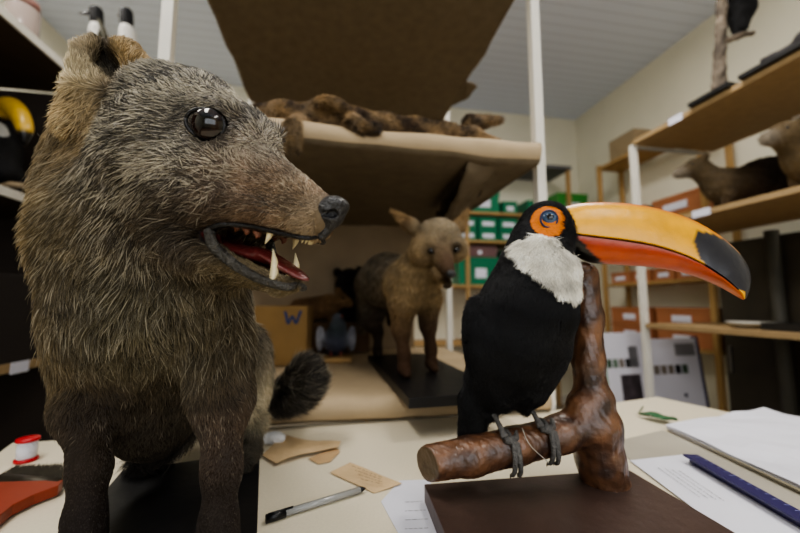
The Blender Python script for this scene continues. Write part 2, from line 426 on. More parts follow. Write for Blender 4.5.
# ------------------------------------------------------------------ left and right depthwise units
def side_unit(name, label, ua, ub, va, vb, zs, pm, bmt, edge, posts, thick=.025):
    t = thing(name, label, 'shelving', R((ua+ub)/2, (va+vb)/2, 0))
    for u, v in posts: rbox('post', u-.015, u+.015, v-.015, v+.015, 0, max(zs)+.02 if pm is wood else max(zs)-.02, pm, t)
    for z in zs:
        s = rbox('shelf', ua, ub, va, vb, z-thick, z, bmt, t)
    return t
RU = 1.67; 
right_unit = side_unit('shelving_unit', 'white posted shelving unit along the right side holding brown mounted mammals', RU, RU+.55, .2, 1.72, (.89, 1.43, 1.93), whitemetal, chip, None, [(RU+.018, 1.74), (RU+.535, 1.30), (RU+.535, .9), (RU+.535, .22)])
left_unit = side_unit('shelving_unit', 'dark shelving unit with pale front edges at the far left', -2.03, -1.0, .2, 1.62, (.81, 1.35, 1.88), mat('grey_post', (96, 94, 90), .5), mat('dark_shelf_board', (70, 56, 42), .8, noise=20, amt=.15), None, [(-1.98, 1.64), (-1.98, .3)])
rbox('back_panel', -2.04, -2.031, .2, 1.62, .3, 1.85, mat('unlit_dark', (52, 44, 38), .8), left_unit); rbox('end_panel', -2.03, -1.02, 1.622, 1.634, .3, 1.85, mat('unlit_dark'), left_unit)  # dark panels added to stand for the unlit depth behind the shelves
for z in (.81, 1.35, 1.88):
    rbox('edge_strip', -1.0, -.992, .2, 1.62, z-.026, z+.002, whitemetal if z != .81 else chip, left_unit, .001)
# brace beneath the right shelf (diagonal end rail)
rbox('rail', RU+.035, RU+.52, 1.725, 1.735, 1.885, 1.905, mat('grey_rail', (150, 146, 136), .5), right_unit)
def shelf_label(p0, w, h, label, ax=VD, tilt=0, m=labelm):
    n = np.array([-UD[0], -UD[1], 0]) if ax is VD else -VD
    O = np.asarray(p0); o = box('shelf_label', (-w/2, -.0006, -h/2), (w/2, .0006, h/2), m, None, (O, np.asarray(ax), n, ZD), .0003, 1)
    return tag(o, label, 'label', 'paper labels on the shelf edges')
def on_plane_u(px, py, u):
    q = ray(px, py); t = u/(q[:2]@UD[:2]); w = q*t; w[2] += CAMZ; return w
def on_plane_v(px, py, v):
    q = ray(px, py); t = v/(q[:2]@VD[:2]); w = q*t; w[2] += CAMZ; return w
def lab(px, py, u, z, w, h, text):
    p = on_plane_u(px, py, u); p[2] = z; return shelf_label(p, w, h, text)
lab(675, 117, RU-.004, 1.918, .075, .036, 'white paper label on the edge of the top right shelf')
lab(701, 214, RU-.004, 1.417, .085, .034, 'white paper label on the right shelf edge below the mammals')
lab(20, 366, -.989, .796, .07, .036, 'white paper label on the low left shelf edge')

# wooden unit along the right wall
WU = 2.27
wood_unit = side_unit('wooden_shelving', 'pine shelving unit against the right wall filled with orange brown boxes', WU, WU+.25, 1.83, 2.74, (.71, 1.16, 1.6, 2.19), wood, wood, None, [(WU+.014, 1.84), (WU+.014, 2.73), (WU+.235, 1.84), (WU+.235, 2.73)], .022)
# back unit
BV = 3.0
back_unit = side_unit('wooden_shelving', 'pine shelving unit along the back wall holding green boxes', .25, 2.2, BV, BV+.33, (.66, 1.16, 1.56, 1.82), wood, wood, None, [(.27, BV+.014), (1.15, BV+.014), (2.18, BV+.014), (.27, BV+.31), (2.18, BV+.31)], .022)
rbox('top_board', .2, 2.2, BV-.02, BV+.34, 2.27, 2.30, mat('grey_board', (104, 104, 108), .6), back_unit)
for u in (.27, 1.15, 2.18): rbox('post', u-.016, u+.016, BV+.0, BV+.03, 1.8, 2.27, wood, back_unit)

def crate(label, cat, u0, u1, v0, v1, z0, z1, m, face, group, lw=.4, lid=True):
    t = thing('storage_box', label, cat, R((u0+u1)/2, (v0+v1)/2, z0), group)
    h = z1-z0
    rbox('body', u0+.004, u1-.004, v0+.004, v1-.004, z0, z1-h*.2, m, t, .004)
    if lid: rbox('lid', u0, u1, v0, v1, z1-h*.2, z1, m, t, .004)
    if face == 'v':
        c = (u0+u1)/2; w = (u1-u0)*lw/2; rbox('label_card', c-w, c+w, v0-.002, v0+.003, z0+h*.25, z0+h*.6, labelm, t, .0005)
    else:
        c = (v0+v1)/2; w = (v1-v0)*lw/2; rbox('label_card', u0-.002, u0+.003, c-w, c+w, z0+h*.25, z0+h*.6, labelm, t, .0005)
    return t
def crate_px(x0, x1, y1, y0, zshelf, m, label, col, group, zbase=None, lw=.45):
    a = on_plane_v((x0), 250, BV+.02); b_ = on_plane_v(x1, 250, BV+.02); ua, ub = uv(a)[0], uv(b_)[0]
    c = on_plane_v((x0+x1)/2, y0, BV+.02)[2]; z0 = zshelf if zbase is None else zbase
    return crate(label, 'box', ua, ub, BV+.035, BV+.29, z0+.001, max(c, z0+.05), m, 'v', group, lw)
GG = 'green boxes on the back shelves'
crate_px(466, 502, 209, 190, 1.82, greenm, 'large green lidded box on the upper back shelf left of the pine post', 0, GG)
crate_px(505, 520, 209, 201, 1.82, greenm, 'small green box on the upper back shelf just left of the pine post', 0, GG)
crate_px(530, 546, 209, 200, 1.82, greenm, 'small green box right of the pine post beside the white metal post', 0, GG)
crate_px(561, 592, 208, 193, 1.82, mat('leaf_green_plastic', (60, 138, 60), .45), 'leaf green box on the back shelf above the toucan bill', 0, GG)
k = 0
words = ['left', 'middle', 'right']
for tier in range(2):
    for i in range(3):
        a = 459+i*20.5; ua = uv(on_plane_v(a, 225, BV+.02))[0]; ub = uv(on_plane_v(a+19, 225, BV+.02))[0]
        z0 = 1.561+tier*.112
        crate('small green labelled box, %s one of the %s row on the back shelf' % (words[i], ['bottom', 'top'][tier]), 'box', ua, ub, BV+.035, BV+.29, z0, z0+.11, greenm, 'v', GG, .6)
crate_px(459, 503, 283, 257, 1.16, greenm, 'wide green box standing low on the back shelf behind the fox ear', 0, GG, lw=.25)
crate_px(463, 498, 257, 246, 1.16, mat('mauve_card', (112, 84, 84), .7), 'flat mauve brown box lying on a wide green box', 0, 'boxes on the back shelves', zbase=on_plane_v(480, 257, BV+.02)[2]+.003, lw=.1)
crate_px(505, 522, 283, 250, 1.16, greenm, 'tall green box behind the toucan back', 0, GG)
crate_px(530, 560, 283, 255, 1.16, greenm, 'green box on the back shelf behind the toucan neck', 0, GG)
def wcrate(v0, v1, zs, h, label, g='orange brown boxes on the pine shelving'):
    return crate(label, 'box', WU+.01, WU+.22, v0, v1, zs+.001, zs+h, orangem, 'u', g, .5)
def vv(px): return uv(on_plane_u(px, 250, WU+.01))[1]
wcrate(vv(640), vv(612), 1.6, .16, 'orange brown box on the upper pine shelf behind the white post')
wcrate(1.865, vv(655), 1.6, .14, 'wide orange brown labelled box at the near end of the upper pine shelf')
crate('small teal box between two orange boxes on the pine shelf', 'box', WU+.03, WU+.2, vv(652), vv(642), 1.601, 1.72, mat('teal_plastic', (20, 110, 96), .5), 'u', 'orange brown boxes on the pine shelving', .4)
for i, (x1, x0) in enumerate([(628, 609), (648, 630), (672, 651), (700, 674)]):
    wcrate(vv(x0 if x0 > x1 else x1), vv(min(x0, x1)), 1.16, .09, 'low orange brown box on the middle pine shelf, %s from the far end' % ['first', 'second', 'third', 'fourth'][i])
for j in range(2):
    wcrate(vv(645), vv(607), .71, .0) if False else None
    crate('orange brown box at the far end of the low pine shelf, %s of two' % ['lower', 'upper'][j], 'box', WU+.01, WU+.22, vv(645), vv(607), .711+j*.13, .711+j*.13+.128, orangem, 'u', 'orange brown boxes on the pine shelving', .3)
    crate('orange brown box at the near end of the low pine shelf, %s of two' % ['lower', 'upper'][j], 'box', WU+.01, WU+.22, 1.865, vv(651), .711+j*.13, .711+j*.13+.128, orangem, 'u', 'orange brown boxes on the pine shelving', .35)
tag(rbox('cardboard_box', WU+.0, WU+.16, 2.32, 2.58, 2.191, 2.36, mat('cardboard', (150, 132, 104), .85, noise=12, amt=.15), bevel=.004), 'grey brown cardboard box on top of the pine shelving by the right wall', 'box')
dc = thing('dark_cabinet', 'dark cabinet standing behind the low right hand shelf', 'cabinet', R(2.38, 1.1, 0))
rbox('body', 2.30, 2.54, .3, 1.80, 0, 1.36, darkmat, dc); 
for i in range(3): rbox('door', 2.285, 2.3, .31+i*.5, .80+i*.5, .05, 1.33, darkmat, dc, .003)
for i in range(3): rbox('handle', 2.272, 2.284, .76+i*.5, .775+i*.5, .6, .75, mat('steel', (150, 150, 150), .3, metal=1), dc, .003)
hp = on_plane_u(770, 300, 2.2)
pipe = tag(tube('grey_pipe', [R(2.253, uv(hp)[1], .01), R(2.253, uv(hp)[1], 1.38)], .03, mat('grey_pipe', (84, 82, 74), .5)), 'grey upright pole behind the right hand shelf', 'pole')

# leaning display boards with photo strips
def poster(px0, px1, vdepth, ytop, label, seed):
    a = on_plane_v(px0, ytop, vdepth); b_ = on_plane_v(px1, ytop, vdepth); ua, ub = uv(a)[0], uv(b_)[0]; zt = a[2]
    t = thing('display_board', label, 'poster', R((ua+ub)/2, vdepth, .0), 'display boards leaning under the pine shelves')
    lean = np.array([*(VD[:2]*.10), 1.]); lean /= np.linalg.norm(lean)
    fr = (R(ua, vdepth-.06, .002), UD, np.cross(lean, UD), lean); w = ub-ua; h = zt
    box('panel', (0, 0, 0), (w, .012, h), mat('board_white', (214, 212, 222), .5), t, fr, .002)
    r = random.Random(seed)
    for i in range(5):
        c = r.choice([(120, 110, 100), (60, 80, 60), (30, 30, 30), (120, 90, 110), (90, 110, 90)])
        box('picture', (w*(.08+.14*i), -.001, h-.20), (w*(.08+.14*i)+w*.11, .001, h-.15), mat('print_%d_%d' % (seed, i), c, .5), t, fr, .0003)
    if seed == 1:
        box('picture', (w*.35, -.001, h-.45), (w*.8, .001, h-.24), mat('print_big', (70, 62, 66), .5, noise=18, amt=.9), t, fr, .0003)
        box('picture', (w*.6, -.0012, h-.2), (w*.8, .0012, h-.08), mat('print_big2', (110, 108, 112), .5, noise=18, amt=.6), t, fr, .0003)
        box('picture', (0.005, -.0012, h-.4), (w*.06, .0012, h-.02), mat('print_green', (70, 130, 80), .5), t, fr, .0003)
    else:
        box('picture', (w*.55, -.001, h-.10), (w*.95, .001, h-.03), mat('print_grey', (130, 128, 132), .5), t, fr, .0003)
        box('edge_strip', (w, 0, 0), (w+.02, .03, h+.01), mat('purple_edge', (52, 44, 84), .5), t, fr, .001)
        box('picture', (w*.6, -.001, h-.33), (w*.66, .001, h-.31), mat('print_dot', (70, 66, 90), .5), t, fr, .0003)
poster(602, 646, 1.88, 333, 'white display board with grey photographs leaning behind the trunk of the perch', 1)
poster(648, 698, 1.82, 339, 'white display board with a row of small coloured pictures and purple edge', 2)

# ------------------------------------------------------------------ FOX (foreground)
al, be = math.radians(25), math.radians(18)
HL = np.array([math.sin(al), math.cos(al), 0]); Fh = np.array([math.cos(al), -math.sin(al), 0])
HF = Fh*math.cos(be)-ZD*math.sin(be); HU = np.cross(HL, HF); HU = HU if HU[2] > 0 else -HU
M0 = P(207, 125, .30)+HL*.036
HM = np.array([HF, HL, HU])
def H(f, l, u): return M0+(HF*f+HL*l+HU*u)*.01
def Hpx(px, py, off=0.):
    q = ray(px, py); c = np.array([0, 0, CAMZ]); t = ((M0-c)+HL*off)@HL/(q@HL); return c+q*t
BZ = .772
fox = thing('mounted_fox', 'large snarling mounted fox with open mouth standing in the foreground on black board', 'fox', (-.26, .42, TZ))
S = SDF(.0024)
S.el(H(-8.6, 0, -.6), (.080, .050, .066), HM, .02)
S.el(H(-1.6, 0, -.3), (.05, .036, .038), HM, .02)
S.rc(H(1.5, 0, -2.8), H(11.2, 0, -4.6), .034, .0165, .015)
S.rc(H(2, 0, -4.6), H(11.6, 0, -5.2), .030, .0135, .01)
for s in (-1, 1):
    S.rc(H(2.0, 2.3*s, -6.0), H(11.0, .9*s, -5.7), .0165, .009, .008)
    S.el(H(-3.2, 2.9*s, -5.6), (.058, .030, .044), HM, .02)
    S.el(H(-.4, 2.6*s, 1.9), (.020, .010, .009), HM, .012)            # brow
    S.rc(H(-1, 2.6*s, -10.0), H(4.0, 2.1*s, -11.0), .017, .009, .012)     # mandible
    S.rc(H(4.0, 2.1*s, -11.0), H(10.2, .8*s, -11.1), .009, .0062, .006)
S.rc(H(9.6, 0, -11.3), H(10.9, 0, -11.0), .0075, .006, .006)
S.rc(H(2, 0, -11.4), H(9.5, 0, -11.7), .015, .006, .01)
S.rc(H(-3, 0, -8.5), H(1.5, 0, -10.5), .040, .022, .02)
S.el(H(7.2, 0, -9.0), (.060, .0185, .0155), HM, .004, -1)                # mouth cavity
S.el(H(3.6, -2.2, -8.9), (.016, .014, .009), HM, .004, -1); S.el(H(3.6, 2.2, -8.9), (.016, .014, .009), HM, .004, -1)
for s in (-1, 1): S.el(H(0, 3.05*s, 0), (.0155,)*3, None, .003, -1)
S.el(Hpx(163, 104, -.005), (.040, .040, .036), None, .025); S.rc(P(112, 125, .40), P(90, 185, .425), .044, .045, .03)
# neck, chest, trunk
nk0 = H(-9.5, 0, -5); nk1 = P(143, 240, .43); ch = P(154, 315, .435); bl = P(153, 382, .455)
S.rc(nk0, nk1, .058, .084, .04); S.rc(nk1, ch, .084, .085, .04); S.rc(P(165, 250, .39), P(165, 300, .40), .065, .07, .04)
S.rc(ch, bl, .084, .060, .03); S.rc(bl, P(154, 418, .46), .058, .048, .03)
hip = np.array([-.335, .63, .90]); S.rc(ch+[0, .03, -.01], hip, .080, .070, .04)
def leg(S, pts, rs, k=.02): S.chain(pts, rs, k)
# front legs
leg(S, [P(212, 335, .40), P(222, 400, .378), P(222, 470, .355), np.array([-.164, .347, BZ+.03]), np.array([-.161, .344, BZ+.014])], [.036, .024, .0135, .0125, .015])
S.rc(np.array([-.160, .343, BZ+.012]), np.array([-.148, .315, BZ+.010]), .014, .011, .008)
leg(S, [P(92, 345, .42), P(86, 410, .395), P(90, 470, .368), np.array([-.292, .355, BZ+.03]), np.array([-.287, .352, BZ+.014])], [.032, .023, .0135, .0125, .015])
S.rc(np.array([-.286, .350, BZ+.012]), np.array([-.266, .324, BZ+.010]), .014, .011, .008)
# hind legs
for c, pw in ((np.array([-.254, .60, .885]), np.array([-.222, .535])), (np.array([-.39, .63, .885]), np.array([-.36, .53]))):
    S.el(c, (.034, .055, .078), None, .02)
    kn = np.array([c[0]+.015, c[1]-.045, .845]); hk = np.array([c[0]+.015, c[1]+.01, .82])
    S.rc(c+[0, -.02, -.03], kn, .035, .022, .015); S.rc(kn, np.array([pw[0], pw[1]+.035, BZ+.05]), .02, .013, .01)
    S.rc(np.array([pw[0], pw[1]+.035, BZ+.05]), np.array([pw[0], pw[1]+.02, BZ+.014]), .013, .013, .01); S.rc(np.array([pw[0], pw[1]+.02, BZ+.012]), np.array([pw[0]+.01, pw[1]-.02, BZ+.010]), .015, .011, .01)
# tail
tl = spline([hip+[0, .04, .02], P(262, 392, .72), P(285, 396, .69), P(302, 383, .67), P(305, 372, .665)], 7)
S.chain(list(tl), [.025, .018, .018, .023, .027, .026, .019], .012)
# near ear (cupped shell) and far ear
ex = np.array([.93, .36, 0]); ex /= np.linalg.norm(ex); ed = np.cross(ex, ZD); ED = np.array([ex, ed, ZD])
def ear(S, c, tilt, s=1.0):
    a = math.radians(tilt); x = ex*math.cos(a)-ZD*math.sin(a); z = ZD*math.cos(a)+ex*math.sin(a); M = np.array([x, ed, z])
    S.el(c, (.036*s, .016, .040*s), M, .012)
    return M
EC = P(112, 86, .368); Me = ear(S, EC, -6, .62)
S.chain([P(94, 42, .362), P(84, 50, .358), P(80, 66, .355), P(78, 90, .355), P(74, 122, .362)], [.007, .0085, .0085, .011, .015], .008)
S.rc(P(126, 56, .372), P(135, 68, .372), .0175, .017, .008); S.rc(P(126, 52, .380), P(96, 44, .372), .009, .006, .006)
HC = P(104, 59, .350); S.el(HC, (.0135, .028, .025), np.array([ex*.9+ZD*.42, ed, ZD*.9-ex*.42]), .005, -1)
S.el(P(107, 68, .380), (.026, .007, .034), np.array([ex, ed, ZD]), .006)
EF = EC+HL*.10+np.array([0, 0, -.01]); S.el(EF, (.022, .012, .034), Me, .012)
Vb, Tb = S.build()
# colours at landmarks (sRGB)
def K(p, c, g=0., s=.03): return (p, (*lin(c), g), s)
marks = [K(H(12, 0, -3.4), (104, 80, 58), .25, .012), K(H(12, -1.2, -5), (150, 132, 106), .1, .009), K(H(9, 0, -1.8), (120, 100, 76), .6, .018), K(H(9, -2, -4), (118, 98, 74), .6, .016),
 K(H(6, -2.5, -3), (124, 100, 78), .5, .018), K(H(5, 0, 0), (122, 112, 98), .9, .02), K(H(6, 2, -1), (120, 100, 78), .6, .02), K(H(3.5, -2.6, -6.8), (86, 70, 54), .3, .014), K(H(8, -2, -6.6), (92, 70, 52), .2, .01),
 K(H(1.5, -4, -8), (40, 33, 27), .3, .014), K(H(.5, -4, -10.5), (62, 52, 40), .3, .016), K(H(-3, -4.5, -8), (74, 62, 48), .6, .02), K(H(2, -3.6, -4.4), (96, 82, 66), .9, .016), K(H(-1, -4.5, -4), (118, 108, 92), 1., .016), K(H(-4, -5, -3), (140, 130, 112), 1., .02), K(H(-5, -5, -6), (84, 74, 58), .8, .018), K(H(12.6, -1.3, -3.9), (172, 158, 136), .1, .006),
 K(H(0, -3.4, 2.5), (110, 102, 92), .9, .015), K(H(-2.6, -4, .4), (40, 34, 28), .3, .008), K(H(1.9, -2.9, -1), (46, 38, 30), .3, .007), K(H(0, 0, 4), (116, 108, 98), 1., .03), K(H(-7, 0, 6), (118, 112, 102), 1., .03), K(H(-8, -5, 1), (108, 102, 90), 1., .03),
 K(H(-12, -4, 0), (88, 80, 66), .8, .02), K(P(84, 48, .352), (196, 178, 146), .1, .008), K(P(77, 72, .350), (204, 188, 154), .2, .014), K(P(72, 112, .350), (192, 170, 130), .2, .018), K(P(70, 145, .36), (150, 130, 96), .4, .02), K(P(130, 55, .355), (160, 136, 96), .4, .014), K(P(104, 60, .366), (22, 17, 15), .1, .0100), K(P(110, 80, .345), (96, 82, 62), .4, .012),  # near ear: lit rim and shaded hollow are painted into these colours
 K(P(115, 130, .35), (64, 56, 46), .6, .018), K(P(60, 200, .38), (134, 116, 82), .5), K(P(110, 220, .35), (96, 84, 60), .5), K(P(180, 240, .34), (76, 64, 48), .6), K(P(150, 190, .33), (84, 76, 60), .8, .025), K(P(70, 165, .37), (92, 82, 64), .5, .02), K(P(120, 180, .35), (88, 80, 64), .8, .02),
 K(P(35, 280, .4), (136, 116, 82), .4), K(P(90, 290, .35), (86, 76, 56), .5), K(P(150, 290, .34), (98, 92, 72), .6), K(P(220, 300, .34), (102, 88, 62), .4), K(P(150, 350, .34), (92, 82, 60), .4), K(P(230, 350, .35), (78, 68, 50), .4),
 K(P(60, 350, .38), (100, 86, 60), .3), K(P(160, 410, .38), (74, 64, 48), .2), K(P(130, 430, .4), (60, 52, 40), .2), K(P(85, 430, .36), (66, 54, 44), .3), K(P(85, 500, .35), (42, 34, 30), .2), K(P(225, 430, .35), (70, 56, 44), .3), K(P(222, 500, .345), (44, 36, 30), .2),
 K(P(266, 395, .56), (182, 170, 142), .2, .036), K(P(150, 455, .5), (38, 32, 26), .1, .04), K(P(150, 470, .55), (30, 26, 22), .1, .05), K(P(255, 350, .56), (96, 86, 68), .6), K(np.array([-.22, .54, .79]), (28, 24, 22), .1, .03), K(np.array([-.33, .6, .97]), (90, 80, 66), .7, .06), K(P(275, 395, .68), (60, 54, 46), .3, .02), K(P(302, 380, .65), (50, 44, 38), .7, .03)]
fcol = Marks(marks)
def fox_color(p): return fcol(p)[:, :3]
def fox_griz(p): return fcol(p)[:, 3:4]
def cavity(p):
    q = (p-M0)@HM.T*100; a = np.sqrt(((q-np.array([7.2, 0, -9.0]))/np.array([6.25, 2.1, 1.8])**1)**2@np.ones(3))
    b1 = np.sqrt(((q-np.array([3.6, -2.2, -8.9]))/np.array([1.8, 1.6, 1.1]))**2@np.ones(3)); b2 = np.sqrt(((q-np.array([3.6, 2.2, -8.9]))/np.array([1.8, 1.6, 1.1]))**2@np.ones(3))
    return np.minimum(a, np.minimum(b1, b2))
mk = Marks([(H(12, 0, -3.5), (.0022,), .01), (H(7, -1.5, -3), (.0045,), .02), (H(10, -1, -11), (.003,), .02), (H(6, -1, -12), (.007,), .02), (H(0, -3, -4), (.008,), .02), (H(0, 0, 4), (.008,), .02), (H(-8, -3, 3), (.011,), .03), (H(-5, -4, -6), (.012,), .02),
  (H(0, -3, 0), (.004,), .018), (P(105, 60, .36), (.006,), .03), (P(75, 110, .35), (.011,), .02), (nk1, (.020,), .08), (ch, (.022,), .1), (P(222, 400, .37), (.013,), .02), (P(85, 400, .37), (.013,), .02), (P(222, 450, .35), (.006,), .03), (P(85, 450, .36), (.006,), .03), (P(222, 520, .345), (.006,), .03), (P(85, 520, .345), (.006,), .03), (P(260, 380, .56), (.022,), .05), (P(302, 380, .65), (.028,), .04), (hip, (.025,), .08), (np.array([-.22, .54, .79]), (.005,), .03)])
def fox_len(p):
    q = np.clip((p[:, 2]-.80)/.15, .2, 1); return mk(p)[:, 0]*np.where(p[:, 1] < .46, q, 1)
def dv(px0, py0, d0, px1, py1, d1): a = P(px1, py1, d1)-P(px0, py0, d0); return a/np.linalg.norm(a)
cm_ = Marks([(H(12, 0, -4), tuple(-HF), .03), (H(5, 0, -1), tuple(-HF), .03), (H(0, -3, -5), tuple(-HF*.9-HU*.3), .03), (H(-6, 0, 3), tuple(-HF), .04), (H(-4, -4, -7), tuple(-HF*.7-HU*.7), .03), (H(6, -1, -12), tuple(-HF), .03), 
  (P(75, 60, .355), (-.2, 0, 1), .02), (P(130, 60, .355), (.2, 0, 1), .015), (P(75, 120, .36), (-.7, .2, -.6), .02), (P(60, 200, .38), (-.75, 0, -.65), .04), (P(150, 240, .35), (-.35, 0, -.9), .04), (P(40, 290, .4), (-.5, 0, -.85), .04), (P(150, 300, .35), (-.05, 0, -1), .04), (P(235, 300, .36), (.35, 0, -.9), .04), (P(150, 380, .38), (0, 0, -1), .05),
  (P(85, 450, .36), (0, 0, -1), .05), (P(222, 450, .36), (0, 0, -1), .05), (hip, (0, .4, -.9), .1), (P(275, 395, .68), (.8, .1, .2), .03), (P(304, 375, .66), (.5, 0, .7), .03), (P(310, 400, .66), (.9, 0, -.2), .03)])
bc = fox_color(Vb)*.55
cv = cavity(Vb)
inn = cv < 1.0; bc[inn] = lin((74, 26, 22))
rim = (cv >= 1.0) & (cv < 1.12); bc[rim] = lin((30, 26, 25))
triobj('body', Vb, Tb, furbase, fox, bc)
def fw(c):
    q = (c-M0)@HM.T*100; w = np.where(cavity(c) < 1.1, 0., 1.)*np.where(np.linalg.norm((c-HC)/np.array([.012, .03, .024]), axis=1) < 1.0, .12, 1.)
    w *= np.where(q[:, 0] > 12.4, .0, 1.); 
    for s in (-1, 1): w *= np.where(((q-np.array([0, 3.05*s, 0]))**2).sum(1) < 1.72**2, 0., 1.)
    head = np.clip((q[:, 0]+16)/6, 0, 1)*(q[:, 2] > -14)*(q[:, 0] < 14)
    return w*(1+1.6*head+1.5*(q[:, 0] > 2))
def guard_col(p):
    r_ = np.random.default_rng(5); c = fox_color(p); w = (r_.random(len(p)) < .5+.45*wob(p, 75, 91))[:, None]
    g = fox_griz(p)
    return np.where(w, c*(1-g)+np.array(lin((178, 170, 150)))*g*.9+c*.2, c*(.55-.3*g))
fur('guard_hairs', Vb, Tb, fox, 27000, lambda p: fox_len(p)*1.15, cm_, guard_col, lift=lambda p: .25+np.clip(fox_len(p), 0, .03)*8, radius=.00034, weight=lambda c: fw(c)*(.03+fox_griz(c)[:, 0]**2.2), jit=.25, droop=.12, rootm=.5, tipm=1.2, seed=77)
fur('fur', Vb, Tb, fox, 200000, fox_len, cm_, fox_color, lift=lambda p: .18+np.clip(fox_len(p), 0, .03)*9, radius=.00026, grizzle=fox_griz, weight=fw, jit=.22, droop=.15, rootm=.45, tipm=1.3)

# face parts
for s in (-1, 1):
    eyeball('eye', H(0, 3.05*s, 0), .0170, HL*s*.85+HF*.45+HU*.05, fox, iris=(34, 20, 15), pupil=.46, irisr=.85, white=(8, 7, 7))
    # eyelid rim
    c = H(.25, 3.05*s, 0)+HL*s*.0078; ax = HL*s*.9+HF*.45; ax /= np.linalg.norm(ax); a1 = np.cross(ax, HU); a1 /= np.linalg.norm(a1); a2 = np.cross(a1, ax)
    ring = [c+(a1*math.cos(t)*.0158*(1.15 if math.cos(t)*(-s) > 0 else 1)+a2*math.sin(t)*.0125) for t in np.linspace(0, 2*math.pi, 33)]
    tube('eyelid', ring, .0017, mat('black_skin', (20, 18, 19), .35, noise=80, amt=.3, bump=.3, bscale=200), fox, 8)
N_ = SDF(.0008)
N_.el(H(12.7, 0, -4.35), (.0125, .0135, .0115), HM, .004); N_.el(H(13.1, 0, -3.6), (.009, .0115, .006), HM, .004); N_.rc(H(13.0, 0, -5.0), H(12.4, 0, -6.4), .006, .004, .004)
for s in (-1, 1):
    N_.el(H(13.5, .75*s, -4.5), (.005, .0036, .0034), HM, .002, -1); N_.rc(H(13.2, .9*s, -4.6), H(12.6, 1.5*s, -4.9), .0026, .0014, .002, -1)
v_, t_ = N_.build(); triobj('nose', v_, t_, mat('nose_leather', (26, 26, 30), .32, noise=90, amt=.4, bump=.5, bscale=420, spec=.6, coat=.25), fox)
Tg = SDF(.001); tm = np.array([HF*.985-HU*.17, HL, HU*.985+HF*.17])
Tg.el(H(4.2, 0, -9.9), (.040, .016, .006), HM, .006); Tg.el(H(9.1, -.1, -9.75), (.033, .0125, .0042), tm*np.array([[1], [1], [1]]), .008)
Tg.rc(H(3, 0, -9.0), H(12.0, 0, -9.25), .0022, .0012, .002, -1)
v_, t_ = Tg.build(); triobj('tongue', v_, t_, mat('tongue_red', (98, 38, 36), .3, noise=60, amt=.3, bump=.25, bscale=160, spec=.6, coat=.3), fox)
# lips: dark wet edge of the jaws
lipm = mat('lip_skin', (66, 63, 58), .4, noise=120, amt=.7, bump=.9, bscale=260, coat=.15)
for s in (-1, 1):
    low = spline([Hpx(209, 230, -.034), Hpx(214, 246, -.033), Hpx(235, 265, -.026), Hpx(262, 280, -.018), Hpx(287, 287, -.010), H(11.2, 0, -10.9)], 26)
    upp = spline([Hpx(209, 229, -.034), Hpx(222, 225, -.032), Hpx(248, 226, -.024), Hpx(280, 233, -.0175), Hpx(305, 238, -.012), H(12.2, 0, -6.55)], 26)
    if s > 0:
        low = low+HL*(-2*((low-M0)@HL))[:, None]; upp = upp+HL*(-2*((upp-M0)@HL))[:, None]
    tube('lip', low, np.interp(np.arange(26), [0, 6, 25], [.0045, .0050, .0028]), lipm, fox, 8); tube('lip', upp, np.interp(np.arange(26), [0, 6, 25], [.003, .0022, .0018]), mat('black_skin'), fox, 8)
    def mir(p): return p if s < 0 else p-HL*2*((p-M0)@HL)
    cone_tooth('tooth', mir(Hpx(271, 228, -.0155)), mir(Hpx(265, 244, -.0165)), .0034, fox); cone_tooth('tooth', mir(Hpx(274, 277, -.0125)), mir(Hpx(273, 249, -.0135)), .0040, fox)
    for i in range(3):
        cone_tooth('tooth', mir(H(4.6+i*1.2, -1.75+i*.1, -7.75)), mir(H(4.6+i*1.2, -1.75+i*.1, -8.25)), .0036, fox, mat('molar', (120, 78, 62), .35))
for i in range(-2, 3):
    cone_tooth('tooth', H(11.2-.1*abs(i), .3*i, -6.9), H(11.3-.1*abs(i), .3*i, -7.5), .0016, fox); cone_tooth('tooth', H(10.6-.1*abs(i), .28*i, -10.6), H(10.8-.1*abs(i), .28*i, -10.0), .0014, fox)
# whiskers, a few
wh = []
for i in range(9):
    a = H(9.5-.5*(i % 3), -2.1, -5.2-.35*(i//3)); b2 = a+(-HL*.6-HF*.55+HU*random.uniform(-.3, .35))*random.uniform(.025, .04); wh.append(tube_geo(spline([a, (a+b2)/2+HU*.003, b2], 6), [.00022, .0002, .00018, .00015, .0001, .00005], 4))
    a = H(9.5-.5*(i % 3), 2.1, -5.2-.35*(i//3)); b2 = a+(HL*.6-HF*.35+HU*random.uniform(-.3, .35))*random.uniform(.025, .04); wh.append(tube_geo(spline([a, (a+b2)/2+HU*.003, b2], 6), [.00022, .0002, .00018, .00015, .0001, .00005], 4))
o = meshobj('whiskers', *merge(wh), mat('whisker_black', (24, 20, 18), .4), fox, True); o['kind'] = 'stuff'
# board under the fox
bd = np.array([-.35, .937, 0]); bx = np.array([.937, .35, 0])
box('base_board', (-.176, -.31, 0.001), (0, .055, BZ-TZ), blackboard, fox, (np.array([-.197, .53, TZ]), bx, bd, ZD), .002)

